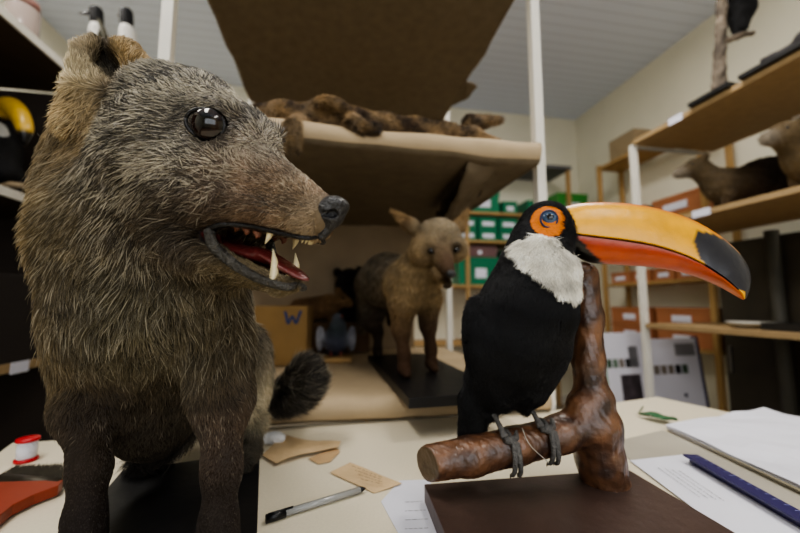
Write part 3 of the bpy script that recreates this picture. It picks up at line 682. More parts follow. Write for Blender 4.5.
# ------------------------------------------------------------------ FOX on the shelf
SZ = .806
def px(x, y, d): return P(x, y, d)
fx2 = thing('mounted_fox', 'smaller tan mounted fox with spread ears standing on the kraft paper shelf', 'fox', (.05, .95, SZ))
b0 = PZ(409, 398, .826); b1 = PZ(366, 353, .826); bw = PZ(462, 391, .826)
e2 = (b1-b0); e2[2] = 0; ln2 = min(np.linalg.norm(e2), .56); e2 /= np.linalg.norm(e2); e1 = np.array([e2[1], -e2[0], 0])
box('base_board', (0, 0, 0), (.2, ln2, .02), blackboard, fx2, (np.array([b0[0], b0[1], .8062]), e1, e2, ZD), .002)
Q = SDF(.004); hz = .827
hd = P(438, 238, .86)
Q.el(hd, (.054, .055, .048), None, .02); Q.el(P(435, 252, .85), (.055, .05, .035), None, .02)
gz = np.array([.25, -.86, -.42]); gz /= np.linalg.norm(gz)
Q.rc(P(441, 254, .82), P(449, 273, .765), .026, .0125, .012)
for cx_ in (422, 458): Q.el(P(cx_, 250, .845), (.024, .03, .026), None, .02)
for cx_ in (431, 456): Q.el(P(cx_, 245, .812), (.012, .012, .006), None, .008); Q.rc(P(440, 272, .82), P(447, 284, .78), .018, .009, .008)
Q.el(P(443, 282, .775), (.012, .03, .006), None, .004, -1)
# ears
for (xt, yt, xb, yb) in ((391, 210, 412, 226), (468, 210, 459, 226)):
    Q.rc(P(xb, yb, .88), P(xt, yt, .88), .019, .0045, .010)
Q.el(P(402, 219, .868), (.016, .010, .008), None, .006, -1); Q.el(P(463, 218, .866), (.008, .010, .010), None, .006, -1)
Q.rc(P(430, 250, .90), P(412, 285, .93), .044, .056, .03); Q.rc(P(412, 285, .93), P(388, 280, 1.12), .060, .070, .04)
Q.rc(P(388, 280, 1.12), P(375, 285, 1.28), .075, .07, .04)
for pts in ([(403, 305, .90), (401, 330, .90), (404, 355, .885)], [(428, 300, .95), (428, 325, .96), (431, 350, .955)]):
    a, b_, c = [P(*q) for q in pts]; f_ = np.array([c[0], c[1]-.005, hz+.018]); Q.chain([a, b_, c, f_], [.036, .019, .0125, .0125], .02); Q.rc(f_, f_+[.006, -.028, -.008], .016, .011, .01)
for pts in ([(375, 305, 1.22), (372, 322, 1.20), (378, 332, 1.22)], [(398, 305, 1.27), (397, 320, 1.26), (402, 330, 1.28)]):
    a, b_, c = [P(*q) for q in pts]; f_ = np.array([c[0], c[1]-.01, hz+.016]); Q.chain([a, b_, c, f_], [.05, .03, .015, .014], .02); Q.rc(f_, f_+[.006, -.026, -.006], .015, .011, .01)
Q.chain([P(372, 280, 1.33), P(365, 300, 1.40), P(362, 330, 1.42)], [.03, .028, .02], .02)
Vq, Tq = Q.build()
m2 = Marks([K(P(437, 222, .82), (150, 134, 108), .7, .03), K(P(444, 240, .80), (120, 104, 82), .5, .010), K(P(444, 250, .80), (122, 100, 76), .3, .014), K(P(447, 262, .78), (92, 70, 52), .2, .016), K(P(415, 250, .83), (156, 132, 96), .3, .03), K(P(462, 258, .82), (150, 128, 96), .2, .015), K(P(432, 268, .80), (150, 128, 98), .2, .014), K(P(449, 275, .76), (60, 46, 34), .1, .012), K(P(443, 284, .77), (40, 28, 22), .1, .012), K(P(395, 212, .87), (160, 130, 90), .2, .02), K(P(460, 212, .87), (150, 122, 84), .2, .02), K(P(403, 220, .86), (90, 68, 48), .1, .009),
  K(P(420, 290, .86), (146, 122, 84), .4, .05), K(P(385, 250, 1.05), (124, 110, 88), .9, .06), K(P(370, 280, 1.2), (108, 96, 78), .9, .08), K(P(404, 340, .9), (80, 58, 40), .2, .04), K(P(428, 340, .95), (74, 54, 38), .2, .04), K(P(404, 372, .88), (70, 48, 34), .2, .04), K(P(378, 330, 1.2), (54, 42, 34), .2, .05), K(P(400, 315, .9), (120, 94, 62), .2, .03), K(P(430, 251, .800), (22, 17, 14), .1, .011), K(P(458, 250, .803), (22, 17, 14), .1, .010), K(P(421, 262, .82), (160, 138, 106), .2, .014), K(P(447, 268, .775), (84, 60, 42), .1, .012)])
triobj('body', Vq, Tq, furbase, fx2, m2(Vq)[:, :3]*.7)
l2 = Marks([(P(437, 225, .82), (.006,), .05), (P(449, 275, .76), (.002,), .03), (P(415, 290, .9), (.014,), .05), (P(385, 280, 1.1), (.015,), .1), (P(404, 350, .9), (.006,), .06), (P(430, 350, .95), (.006,), .06), (P(378, 340, 1.2), (.006,), .06), (P(442, 255, .8), (.004,), .02)])
c2 = Marks([(P(449, 275, .76), (-.2, .9, .4), .04), (P(437, 225, .82), (-.1, .8, .5), .04), (P(410, 260, .87), (-.6, .2, -.7), .04), (P(415, 300, .9), (0, 0, -1), .05), (P(385, 270, 1.1), (-.3, .9, -.4), .1), (P(404, 350, .9), (0, 0, -1), .05), (P(378, 340, 1.2), (0, 0, -1), .05)])
fur('fur', Vq, Tq, fx2, 42000, lambda p: l2(p)[:, 0]*np.clip((p[:, 2]-.86)/.12, .25, 1), c2, lambda p: m2(p)[:, :3], lift=.35, radius=.0006, grizzle=lambda p: m2(p)[:, 3:4], npt=4, seed=9)
for p_, g_ in ((P(431, 251, .797), (-.1, -1, .05)), (P(457, 250, .801), (.4, -.9, .05))):
    eyeball('eye', p_+np.array([0, .002, 0]), .0064, g_, fx2, iris=(30, 20, 14), white=(10, 8, 8))
v_, t_ = sphere_geo(P(451, 274, .752), (.011, .009, .009), 16, 10); meshobj('nose', v_, t_, mat('nose_leather'), fx2, True)

# ------------------------------------------------------------------ TOUCAN
TD = .47
tou = thing('mounted_toucan', 'mounted toucan with huge orange bill and white throat perched on branch in front', 'bird', (.2, .47, TZ))
B = SDF(.0022)
s_ = TD/360
def bp(x, y, r, d=TD): return P(x, y, d), r*s_
ch_ = [bp(546, 226, 23), bp(541, 246, 27), bp(534, 275, 33), bp(524, 310, 41), bp(515, 345, 43, .475), bp(507, 368, 35, .478), bp(500, 390, 16, .48)]
B.chain([c[0] for c in ch_], [c[1] for c in ch_], .02)
B.rc(P(543, 275, .455), P(545, 310, .45), .034, .034, .02); B.rc(P(550, 228, .462), P(560, 233, .462), .0255, .0235, .01)
B.rc(P(535, 345, .462), P(530, 385, .465), .036, .020, .02)
B.el(P(490, 352, .452), (.030, .020, .070), np.array([[.98, 0, .2], [0, 1, 0], [-.2, 0, .98]]), .012)   # folded wing
B.rc(P(483, 380, .475), P(469, 440, .485), .022, .0135, .015); B.rc(P(474, 400, .48), P(472, 447, .487), .018, .011, .01)
B.rc(P(495, 395, .47), P(491, 412, .47), .014, .008, .008); B.rc(P(530, 392, .468), P(526, 406, .468), .015, .008, .008)
Vt, Tt = B.build()
def tcol(p):
    # white bib bounded by its outline on the throat, orange skin round the eye, elsewhere black
    q = p-np.array([0, 0, CAMZ]); x = 400+360*(q@RV)/(q@FV); y = 266.5-360*(q@UPV)/(q@FV)
    return x, y
bibc = P(549, 268, .43); eyec = P(549, 219, .435)
BIB = [(P(x, y, .436)[0], P(x, y, .436)[2]) for x, y in ((539, 234), (555, 235), (557, 249), (573, 257), (580, 266), (575, 296), (563, 299), (550, 294), (540, 284), (531, 275), (520, 266), (515, 252), (521, 239))]
def bird_col(p):
    c = np.zeros((len(p), 3)); c[:] = lin((13, 13, 16))
    q = np.stack([p[:, 0]+.0022*wob(p, 160, 5), p[:, 2]+.0022*wob(p, 160, 6)], 1); bib = np.zeros(len(p), bool); n = len(BIB)
    for i in range(n):
        a, b_ = BIB[i], BIB[(i+1) % n]; cr = (a[1] > q[:, 1]) != (b_[1] > q[:, 1])
        bib ^= cr & (q[:, 0] < (b_[0]-a[0])*(q[:, 1]-a[1])/(b_[1]-a[1]+1e-12)+a[0])
    bib &= p[:, 1] < .475
    c[bib] = lin((236, 232, 220)); return c, bib
bc_, bib = bird_col(Vt); 
de = np.linalg.norm((Vt-eyec)/np.array([1, 1.2, 1.1]), axis=1); ors = de < .021
bc_[ors] = lin((204, 112, 26))
triobj('body', Vt, Tt, mat('plumage_skin', attr='Col', rough=.7, spec=.25, bump=.4, bscale=120), tou, bc_)
down = Marks([(P(546, 215, .44), (-.6, .5, .2), .02), (P(530, 250, .44), (-.35, 0, -1), .03), (P(555, 280, .42), (-.1, 0, -1), .03), (P(510, 330, .44), (-.15, 0, -1), .05), (P(470, 420, .48), (-.1, 0, -1), .05)])
def bcol2(p): return bird_col(p)[0]*1.0
def blen(p):
    b_ = bird_col(p)[1]; return np.where(b_, .010, .011)
fur('feathers', Vt, Tt, tou, 60000, blen, down, bcol2, lift=lambda p: np.where(bird_col(p)[1], .60, .12), radius=.00042, weight=lambda c: np.where(np.linalg.norm((c-eyec)/np.array([1, 1.2, 1.1]), axis=1) < .023, 0, 1.)*np.where(bird_col(c)[1], 2.2, 1.), rootm=.8, tipm=1.05, npt=4, seed=21, jit=.35, rough=.5)
eyeball('eye', P(549, 219, .4415), .0098, (-.25, -1, .1), tou, iris=(70, 92, 120), pupil=.42, irisr=.95, white=(60, 76, 110))
V, F = tube_geo([P(549+math.cos(t)*8.5, 219+math.sin(t)*8.5, .4345) for t in np.linspace(0, 2*math.pi, 25)], .0014, 8); meshobj('eye_ring', V, F, mat('eye_ring_blue', (40, 44, 70), .5), tou, True)
# the bill: lofted sections; top and bottom outlines surveyed, thickness tapering
NS = 70
topl = spline([(559, 208), (585, 203), (620, 203), (655, 208), (690, 219), (717, 234), (738, 252), (749, 270), (750, 286), (746, 299)], NS)
botl = spline([(566, 250), (588, 262), (618, 265), (648, 267), (675, 271), (697, 277), (715, 284), (727, 290), (737, 296), (743, 300)], NS)
midf = spline([(558, 235), (590, 239), (622, 243), (650, 248), (676, 256), (696, 265), (714, 276), (727, 285), (737, 293), (743.5, 299)], NS)
def bill_half(name, A, Bo, upper, m):
    V = []; F = []; col = []; n = 32
    for i in range(NS):
        t = i/(NS-1); d = .462-.045*t
        a = P(A[i][0], A[i][1], d); b_ = P(Bo[i][0], Bo[i][1], d); c = (a+b_)/2; h = (a-b_)/2
        side = np.array([.35, .93, 0]); side /= np.linalg.norm(side)
        W = np.interp(t, [0, .3, .7, .9, 1], [.0225, .0215, .0165, .009, .002])
        for k in range(n):
            th = 2*math.pi*k/n; ct, st = math.cos(th), math.sin(th)
            # half ellipse closed by a flat seam
            if upper: y = 1-2*(1-max(ct, -1))/2 if False else ct; w = W*(math.sqrt(max(0, 1-((1-ct)/2-1)**2)) if True else 1)
            else: y = ct; w = W*(math.sqrt(max(0, 1-((1+ct)/2-1)**2)) if True else 1)*.93
            sg = 1 if st > 1e-6 else (-1 if st < -1e-6 else 0)
            V.append(c+h*y+side*w*sg)
            yy = (y+1)/2; px_ = c[0]
            if upper:
                base = np.array(lin((226, 164, 0))); top = np.array(lin((190, 84, 16))); lowc = np.array(lin((236, 172, 24)))
                f = np.clip((yy-.86)/.14, 0, 1); cc = base*(1-f)+top*f
                pale = np.clip((t-.55)/.2, 0, 1)*np.clip((yy-.5)/.4, 0, 1)*.6; cc = cc*(1-pale)+np.array(lin((200, 166, 90)))*pale
                # black patch near the tip
                qx = A[i][0]*yy+Bo[i][0]*(1-yy); qy = A[i][1]*yy+Bo[i][1]*(1-yy); dx, dy = qx-720, qy-262; ca, sa = math.cos(.70), math.sin(.70)
                e = ((dx*ca+dy*sa)/40)**2+((-dx*sa+dy*ca)/18)**2
                if e < 1 or (qx > 738 and yy > .25): cc = np.array(lin((34, 34, 42)))
            else:
                red = np.array(lin((164, 58, 22))); org = np.array(lin((206, 104, 18)))
                f = np.clip(1-yy*1.6, 0, 1)*.35+np.clip((t-.6)/.4, 0, 1); f = min(1, f); cc = red*(1-f)+org*f
                if yy > .93: cc = cc*.45
            bd_ = .035+.12*(0 if upper else 1)*(1-yy)*0
            if t < .035: cc = np.array(lin((10, 9, 9)))
            if not upper and t < .035+.13*(1-yy): cc = np.array(lin((10, 9, 9)))
            col.append(cc)
    for i in range(NS-1):
        for k in range(n): F.append((i*n+k, i*n+(k+1) % n, (i+1)*n+(k+1) % n, (i+1)*n+k))
    F.append(tuple(range(n))[::-1]); F.append(tuple((NS-1)*n+k for k in range(n)))
    o = meshobj(name, V, F, m, tou, True, col=np.array(col)); sm = o.modifiers.new('s', 'SUBSURF'); sm.levels = 1; sm.render_levels = 2
    bm = bmesh.new(); bm.from_mesh(o.data); bmesh.ops.recalc_face_normals(bm, faces=bm.faces[:]); bm.to_mesh(o.data); bm.free()
    o['label'] = 'golden orange upper bill with black tip patch' if upper else 'red orange lower bill'
bm_m = mat('bill_horn', attr='Col', rough=.32, spec=.45, noise=60, amt=.16, bump=.08, bscale=90, coat=.12)
bill_half('upper_mandible', topl, midf, True, bm_m); bill_half('lower_mandible', midf+np.array([0, .3]), botl, False, bm_m)

# branch
W = SDF(.0022)
W.chain([P(430, 463, .452), P(470, 456, .458), P(515, 446, .465), P(560, 434, .475), P(592, 420, .48)], [.0205, .0215, .0215, .022, .025], .008)
W.chain([P(606, 484, .49), P(600, 460, .487), P(594, 425, .484), P(591, 400, .485), P(588, 360, .487), P(588, 320, .488), P(584, 275, .49)], [.028, .028, .031, .0205, .0190, .0180, .0180], .010)
W.rc(P(580, 405, .478), P(600, 400, .478), .017, .017, .01); W.rc(P(598, 440, .478), P(606, 470, .480), .016, .014, .01)
W.el(P(580, 268, .47), (.014, .014, .008), None, .006); W.el(P(577, 290, .472), (.008, .01, .012), None, .008)
CN = np.array([-.80, -.60, 0]); W.el(P(431, 464, .452)+CN*.105, (.1, .1, .1), None, .003, -1)
W.el(P(584, 262, .487)+np.array([0, 0, .012]), (.03, .03, .010), None, .004, -1)
W.el(P(606, 484, .49)-np.array([0, 0, .040]), (.05, .05, .012), None, .003, -1)
Vw, Tw = W.build()
ng = vnorm(Vw, Tw); ax = wob(Vw*np.array([1, 1, .4]), 300, 8); Vw = Vw+ng*(.0003*wob(Vw, 150, 2)+.0005*wob(Vw, 45, 3)+.0003*ax)[:, None]
f = np.clip(.5+.35*wob(Vw, 70, 6)+.3*wob(Vw, 260, 7), 0, 1)[:, None]
wc = np.array(lin((54, 35, 27)))*(1-f)+np.array(lin((116, 80, 55)))*f
q = Vw-np.array([0, 0, CAMZ]); 
cut = (Vw[:, 0] < P(445, 463, .452)[0]) & (vnorm(Vw, Tw)@CN > .8); wc[cut] = lin((88, 72, 54))
triobj('branch', Vw, Tw, mat('varnished_branch', attr='Col', rough=.38, spec=.5, noise=50, amt=.4, bump=.3, bscale=90, coat=.25), tou, wc)
# base board
cA = PZ(424, 484, .772); cC = PZ(707, 520, .772); cB = PZ(628, 469, .772)
ea = cB-cA; ea[2] = 0; la = np.linalg.norm(ea); ea /= la; eb = np.array([ea[1], -ea[0], 0])
box('base_board', (0, 0, .001), (la, .19, .022), mat('dark_red_board', (72, 56, 50), .42, noise=14, amt=.35, bump=.12, bscale=50), tou, (np.array([cA[0], cA[1], TZ]), ea, eb, ZD), .002)
# legs and toes
legm = mat('scaly_grey_skin', (96, 94, 92), .6, noise=200, amt=.4, bump=.6, bscale=350)
for (hx, hy, ax_, ay_, d) in ((490, 408, 505, 438, .449), (526, 402, 541, 427, .455)):
    hip_ = P(hx, hy, d+.018); ank = P(ax_, ay_, d-.004)
    lg = tube('leg', spline([hip_, hip_*.5+ank*.5+np.array([.001, 0, 0]), ank], 9), [.0042, .0036, .0032, .003, .003, .0032, .0036, .0042, .0046], legm, tou, 10)
    br = P(ax_+4, ay_+14, d+.012)    # branch centre below the foot
    rr = .0248
    for tx, a0, a1 in ((0, -60, 70), (7, -60, 78), (-3, -50, -118), (10, -50, -112)):
        pts = []
        for a in np.linspace(a0, a1, 9):
            # go round the branch: 0 deg = front (towards camera), -90 = top
            aa = math.radians(a); pts.append(br+np.array([tx*s_*(.3+.7*abs(a-a0)/abs(a1-a0)), -math.cos(aa)*rr, -math.sin(aa)*rr]))
        pts[0] = ank+np.array([tx*s_*.2, -.001, -.002])
        tube('toe', spline(pts, 14), np.interp(np.linspace(0, 1, 14), [0, .2, .85, 1], [.0042, .0034, .0026, .0022]), legm, lg, 8)
        d_ = pts[-1]-pts[-2]; d_ /= np.linalg.norm(d_)
        tube('claw', spline([pts[-1], pts[-1]+d_*.005, pts[-1]+d_*.009+np.array([0, -.001, -.003])*(1 if a1 > 0 else -.2)], 6), [.002, .0018, .0014, .001, .0006, .0002], mat('claw_horn', (52, 48, 46), .35), lg, 8)
tube('tag_string', spline([P(522, 428, .45), P(530, 445, .44), P(549, 463, .44)], 10), .0005, mat('string', (170, 168, 160), .7), tou, 6)

# ------------------------------------------------------------------ things on the table
def flat(name, pts, z, thick, m, label=None, cat=None, group=None, parent=None, curl=0, seed=0, sub=True):
    """flat sheet through outline points (px,py pairs already in world XY)"""
    bm = bmesh.new(); vs = [bm.verts.new((p[0], p[1], z)) for p in pts]; f = bm.faces.new(vs)
    if f.normal.z < 0: f.normal_flip()
    bmesh.ops.triangulate(bm, faces=[f]); bmesh.ops.subdivide_edges(bm, edges=bm.edges[:], cuts=5, use_grid_fill=True)
    for v in bm.verts:
        p = np.array([[v.co.x, v.co.y, 0]]); v.co.z += curl*(1+wob(p, 25, seed)[0])*.5
    ext = bmesh.ops.extrude_face_region(bm, geom=bm.faces[:]); 
    for v in [g for g in ext['geom'] if isinstance(g, bmesh.types.BMVert)]: v.co.z += thick
    bmesh.ops.recalc_face_normals(bm, faces=bm.faces[:])
    off = parent_off(parent)
    for v in bm.verts: v.co -= Vector(off)
    me = bpy.data.meshes.new(name); bm.to_mesh(me); bm.free(); o = link(name, me, m, parent)
    if label: tag(o, label, cat, group)
    return o
def Wz(pp, z=TZ): return [PZ(x, y, z) for x, y in pp]
tan = mat('old_tan_paper', (206, 178, 138), .8, noise=18, amt=.14, bump=.25, bscale=60)
grp = 'old tan paper scraps on the table'
flat('paper_scrap', Wz([(262, 458), (287, 438), (306, 442), (318, 444), (341, 444), (338, 452), (305, 458), (276, 467)]), TZ+.004, .0005, tan, 'large crumpled tan paper scrap beside the fox board', 'paper', grp, curl=.006, seed=2)
flat('paper_scrap', Wz([(308, 460), (336, 449), (340, 453), (330, 463), (318, 465)]), TZ+.001, .0005, mat('old_tan_paper_dark', (190, 158, 118), .8, noise=18, amt=.12), 'small tan paper scrap tucked beneath the larger one', 'paper', grp, curl=.002, seed=3)
tg = flat('paper_tag', Wz([(330, 474), (350, 464), (402, 486), (374, 494)]), TZ+.001, .0006, tan, 'rectangular tan paper tag with faint writing touching the pen tip', 'tag', None, curl=.004, seed=4)
# faint writing on the tag
inkl = mat('faded_ink', (120, 96, 70), .8)
def ink_line(a, b_, z, parent, w=.0010, m=inkl, seed=0, gap=.006):
    a = np.asarray(a)[:2]; b_ = np.asarray(b_)[:2]; L = np.linalg.norm(b_-a); d = (b_-a)/L; nrm = np.array([-d[1], d[0]]); r = random.Random(seed); s = 0; V = []; F = []
    while s < L-.001:
        l = r.uniform(.4, 1.6)*gap; e = min(L, s+l)
        for q in (a+d*s-nrm*w/2, a+d*e-nrm*w/2, a+d*e+nrm*w/2, a+d*s+nrm*w/2): V.append((q[0], q[1], z))
        n0 = len(V)-4; F.append((n0, n0+1, n0+2, n0+3)); s = e+gap*.4
    return meshobj('written_line', V, F, m, parent)
for i in range(4): ink_line(PZ(352+i*3, 470+i*4.6, TZ), PZ(382+i*3-3*i, 482+i*2.3, TZ), TZ+.0062, tg, .0012, seed=i)
ct = SDF(.002); cc = PZ(272, 445, TZ)
for i in range(9): ct.el(cc+np.array([random.uniform(-.018, .016), random.uniform(-.012, .012), .009+random.uniform(0, .006)]), (.013, .010, .008), None, .004)
v_, t_ = ct.build(); o = triobj('cotton_tuft', v_, t_, mat('cotton', (222, 222, 222), .9, sheen=.5, bump=.6, bscale=200), None); tag(o, 'small tuft of white cotton beside the fox hind foot', 'cotton')
# pen
pn = thing('ballpoint_pen', 'clear barrelled ballpoint pen with black cap lying beside the fox board', 'pen', PZ(310, 505, TZ))
a = PZ(266, 519, TZ+.005); b_ = PZ(366, 488, TZ+.005); d = (b_-a)/np.linalg.norm(b_-a); Lp = np.linalg.norm(b_-a)
def seg(t0, t1): return [a+(b_-a)*t0, a+(b_-a)*(t0*.5+t1*.5), a+(b_-a)*t1]
gl = mat('clear_plastic', (196, 196, 192), .15, spec=.6); gl.node_tree.nodes['Principled BSDF'].inputs['Transmission Weight'].default_value = .45
tube('barrel', seg(.12, .93), .0041, gl, pn, 6); tube('ink_tube', seg(.12, .96), .0016, mat('ink_black', (20, 20, 24), .4), pn, 8)
tube('cap', seg(0, .17), [.0046, .0050, .0047], mat('black_plastic', (18, 18, 20), .35), pn, 12); tube('tip', [a+(b_-a)*.93, a+(b_-a)*.97, a+(b_-a)*.985, b_], [.0040, .0026, .0012, .0005], mat('black_plastic'), pn, 10)
ck = a+np.array([0, -.001, .0048]); tube('cap_clip', [ck+(b_-a)*.02, ck+(b_-a)*.12, ck+(b_-a)*.24], .0012, mat('black_plastic'), pn, 6)
# white sheet under the toucan board
sh1 = flat('paper_sheet', Wz([(381, 502), (400, 481), (430, 480), (447, 540), (460, 560), (415, 565)]), TZ+.0004, .0004, paper, 'white printed sheet lying under the left end of the toucan board', 'paper', 'white sheets on the table')
ik = mat('print_ink', (110, 110, 116), .8)
for i in range(4): ink_line(PZ(405, 503+i*9, TZ), PZ(424+i*2, 502+i*9, TZ), TZ+.0012, sh1, .0009, ik, i, .004)
# right hand papers
fol = flat('plastic_sleeve', Wz([(612, 443), (662, 431), (730, 452), (800, 492), (860, 540), (790, 560), (640, 470)]), TZ+.0004, .001, mat('grey_sleeve', (176, 170, 156), .35, noise=10, amt=.1, spec=.5), 'greyish plastic folder lying under the white sheet and blue ruler', 'folder')
ws = flat('paper_sheet', Wz([(630, 462), (684, 456), (760, 498), (830, 545), (770, 575), (700, 515)]), TZ+.002, .0005, paper, 'white printed sheet lying between the toucan board and blue ruler', 'paper', 'white sheets on the table')
for i in range(4): ink_line(PZ(658+i*7, 470+i*1.0, TZ), PZ(700+i*8, 500+i*1.2, TZ), TZ+.0036, ws, .0010, ik, 20+i, .004)
ru = thing('ruler', 'dark blue ruler lying diagonally across the papers at right', 'ruler', PZ(740, 480, TZ))
a = PZ(690, 456, TZ+.012); b_ = PZ(830, 535, TZ+.012); d = b_-a; d[2] = 0; Lr = np.linalg.norm(d); d /= Lr; nr = np.array([-d[1], d[0], 0])
box('blade', (0, -.011, 0), (Lr, .011, .003), mat('dark_blue_plastic', (50, 46, 92), .35, spec=.5), ru, (a, d, nr, ZD), .001)
for i in range(24):
    if i % 1 == 0: box('scale_mark', (.01+i*.012, .004+(0 if i % 5 else -.003), .0028), (.0108+i*.012, .0105, .0033), mat('pale_mark', (120, 120, 160), .5), ru, (a, d, nr, ZD), 0) if .01+i*.012 < Lr-.01 else None
box('grip_ridge', (.0, -.002, -.0095), (Lr*.98, .002, -.0002), mat('dark_blue_plastic'), ru, (a, d, nr, ZD), .0008)
# stack of papers
stack_t = Wz([(667, 431), (764, 414), (830, 432), (900, 470), (840, 515)])
c_st = sum(stack_t)/5
for i in range(7):
    a_ = random.uniform(-.012, .012); k_ = Matrix.Rotation(a_, 2); pts = []
    for p in stack_t:
        v2 = k_@Vector((p[0]-c_st[0], p[1]-c_st[1])); pts.append((c_st[0]+v2.x+random.uniform(-.002, .002), c_st[1]+v2.y, 0))
    w_ = ['bottom', 'second', 'third', 'fourth', 'fifth', 'sixth', 'top'][i]
    flat('paper_sheet', pts, TZ+.003+i*.0012, .001, mat('cream_paper', (206, 198, 170), .8) if i in (0, 3) else (mat('dark_print_edge', (96, 96, 100), .7) if i == 2 else paper), '%s sheet of the white paper pile at the right edge of the table' % w_ if i != 6 else 'topmost white sheet of the paper pile at the right edge', 'paper', 'paper pile at the right', curl=.0001 if i < 6 else .005, seed=i)
# leaf
V = []; F = []; pa = PZ(640, 416, TZ+.003); pb = PZ(678, 424, TZ+.003); d = pb-pa; Lf = np.linalg.norm(d); d /= Lf; nr = np.array([-d[1], d[0], 0])
for i in range(13):
    t = i/12; w = .017*math.sin(math.pi*min(1, t*1.02))**.8*(1 if t > .0 else 0)+.0006
    for j in range(-2, 3): V.append(pa+d*Lf*t+nr*w*j/2*(1+.12*math.sin(i*2.6))+ZD*(.002+abs(j)*.0025+.004*math.sin(t*5)**2))
for i in range(12):
    for j in range(4): F.append((i*5+j, i*5+j+1, (i+1)*5+j+1, (i+1)*5+j))
lf = thing('leaf', 'fallen green leaf lying on the far right part of the table', 'leaf', pa)
o = meshobj('blade', V, F, mat('leaf_green', (52, 96, 62), .5, noise=40, amt=.3), lf, True); so = o.modifiers.new('s', 'SOLIDIFY'); so.thickness = .0006
tube('stalk', spline([PZ(643, 406, TZ+.004), PZ(640, 411, TZ+.005), pa+ZD*.004, pa+d*Lf*.5+ZD*.0045], 10), .0011, mat('leaf_stalk', (66, 92, 54), .5), lf, 6)
# thread spool
sp = thing('thread_spool', 'spool of white thread with red ends standing on the left of the table', 'spool', PZ(26, 463, TZ))
c0 = PZ(26, 461, TZ); redp = mat('red_plastic', (186, 22, 34), .35); sr = .019
tube('thread', [c0+ZD*.005, c0+ZD*.006, c0+ZD*.018, c0+ZD*.030, c0+ZD*.031], [.0112, .0122, .0126, .0122, .0112], mat('white_thread', (222, 222, 230), .8, noise=300, amt=.1, stretch=(.1, .1, 1), bump=.3), sp, 24, up=RV)
for z0, z1 in ((.0005, .005), (.031, .0355)): tube('flange', [c0+ZD*z0, c0+ZD*(z0+.0004), c0+ZD*(z1-.0004), c0+ZD*z1], [.0142, .0148, .0148, .0142], redp, sp, 28, up=RV)
# brush
bs = thing('paint_brush', 'wide flat brush with dark bristles and orange handle lying at left', 'brush', PZ(30, 490, TZ))
fa = PZ(60, 472, TZ+.008); fb = PZ(-10, 520, TZ+.010)
rim_ = mat('orange_handle', (146, 60, 38), .4, noise=20, amt=.15)
ho = flat('handle', Wz([(63, 485), (58, 491), (34, 500), (12, 511), (-6, 526), (-30, 550), (-60, 545), (-38, 520), (-18, 503), (-8, 494), (-3, 487)], TZ+.008), TZ+.002, .013, rim_, parent=bs, sub=False)
bv = ho.modifiers.new('b', 'BEVEL'); bv.width = .003; bv.segments = 2; bv.limit_method = 'ANGLE'
# bristle block leaving the ferrule
w_a = PZ(0, 479, TZ+.009); w_b = PZ(60, 485, TZ+.009); w_c = PZ(62, 466, TZ+.007); w_d = PZ(14, 468, TZ+.007)
brm = mat('dark_bristle', (66, 60, 48), .8, noise=40, amt=.4)
fr_d = (w_b-w_a); 
gs = []
rr_ = random.Random(4)
for i in range(900):
    s = rr_.random(); h = rr_.uniform(-.006, .006); p0 = w_a*(1-s)+w_b*s+ZD*h; p1 = w_d*(1-s)+w_c*s+ZD*(h*.7)+np.array([rr_.uniform(-.003, .003), rr_.uniform(-.003, .003), 0]); p1 = p1+(p1-p0)*rr_.uniform(-.08, .06)
    p0[2] = max(p0[2], TZ+.001); p1[2] = max(p1[2], TZ+.001)
    gs.append(tube_geo([p0, (p0+p1)/2, p1], [.0005, .00045, .0002], 3))
o = meshobj('bristles', *merge(gs), brm, bs, False); o['kind'] = 'stuff'
fe = tube_geo([w_a*1.0, w_a*.5+w_b*.5, w_b*1.0], [.0095, .0100, .0095], 10, .7); meshobj('ferrule', *fe, mat('dull_ferrule', (72, 66, 56), .45, metal=.6), bs, True)

# ------------------------------------------------------------------ skin lying on the middle shelf
MZ = 1.401
pe = thing('fur_pelt', 'mottled brown spotted fur pelt lying along the middle kraft paper shelf', 'pelt', P(390, 125, .85))
Z = SDF(.005)
pl = [(262, 122, .80), (285, 117, .80), (310, 118, .82), (335, 113, .84), (355, 119, .84), (385, 116, .86), (415, 119, .88), (445, 120, .90), (470, 126, .90), (497, 132, .90)]
rs = [.032, .034, .036, .036, .037, .036, .036, .034, .028, .012]
pts = []
for (x, y, d), r_ in zip(pl, rs): q_ = P(x, y, d); q_[2] = MZ+r_*.72; pts.append(q_)
Z.chain(pts, rs, .02)
for x, y, d, r_ in ((300, 110, .9, .02), (345, 106, .92, .026), (372, 112, .93, .02), (330, 124, .80, .022), (402, 112, .95, .022), (430, 116, .95, .02)):
    q_ = P(x, y, d); q_[2] = MZ+.045; Z.el(q_, (.04, .05, r_*.8), None, .03)
q0 = P(352, 126, .80); Z.chain([np.array([q0[0], q0[1]+.03, MZ+.03]), P(352, 124, .775), P(362, 128, .768), P(374, 129, .770)], [.026, .016, .013, .013], .01)
Z.chain([P(300, 122, .79), P(292, 128, .745), P(291, 139, .738), P(293, 150, .74)], [.02, .016, .018, .013], .012)     # hind paw hanging over the edge
Z.rc(P(470, 124, .93), P(500, 120, .96), .022, .008, .01)
Vz, Tz = Z.build(floor=None)
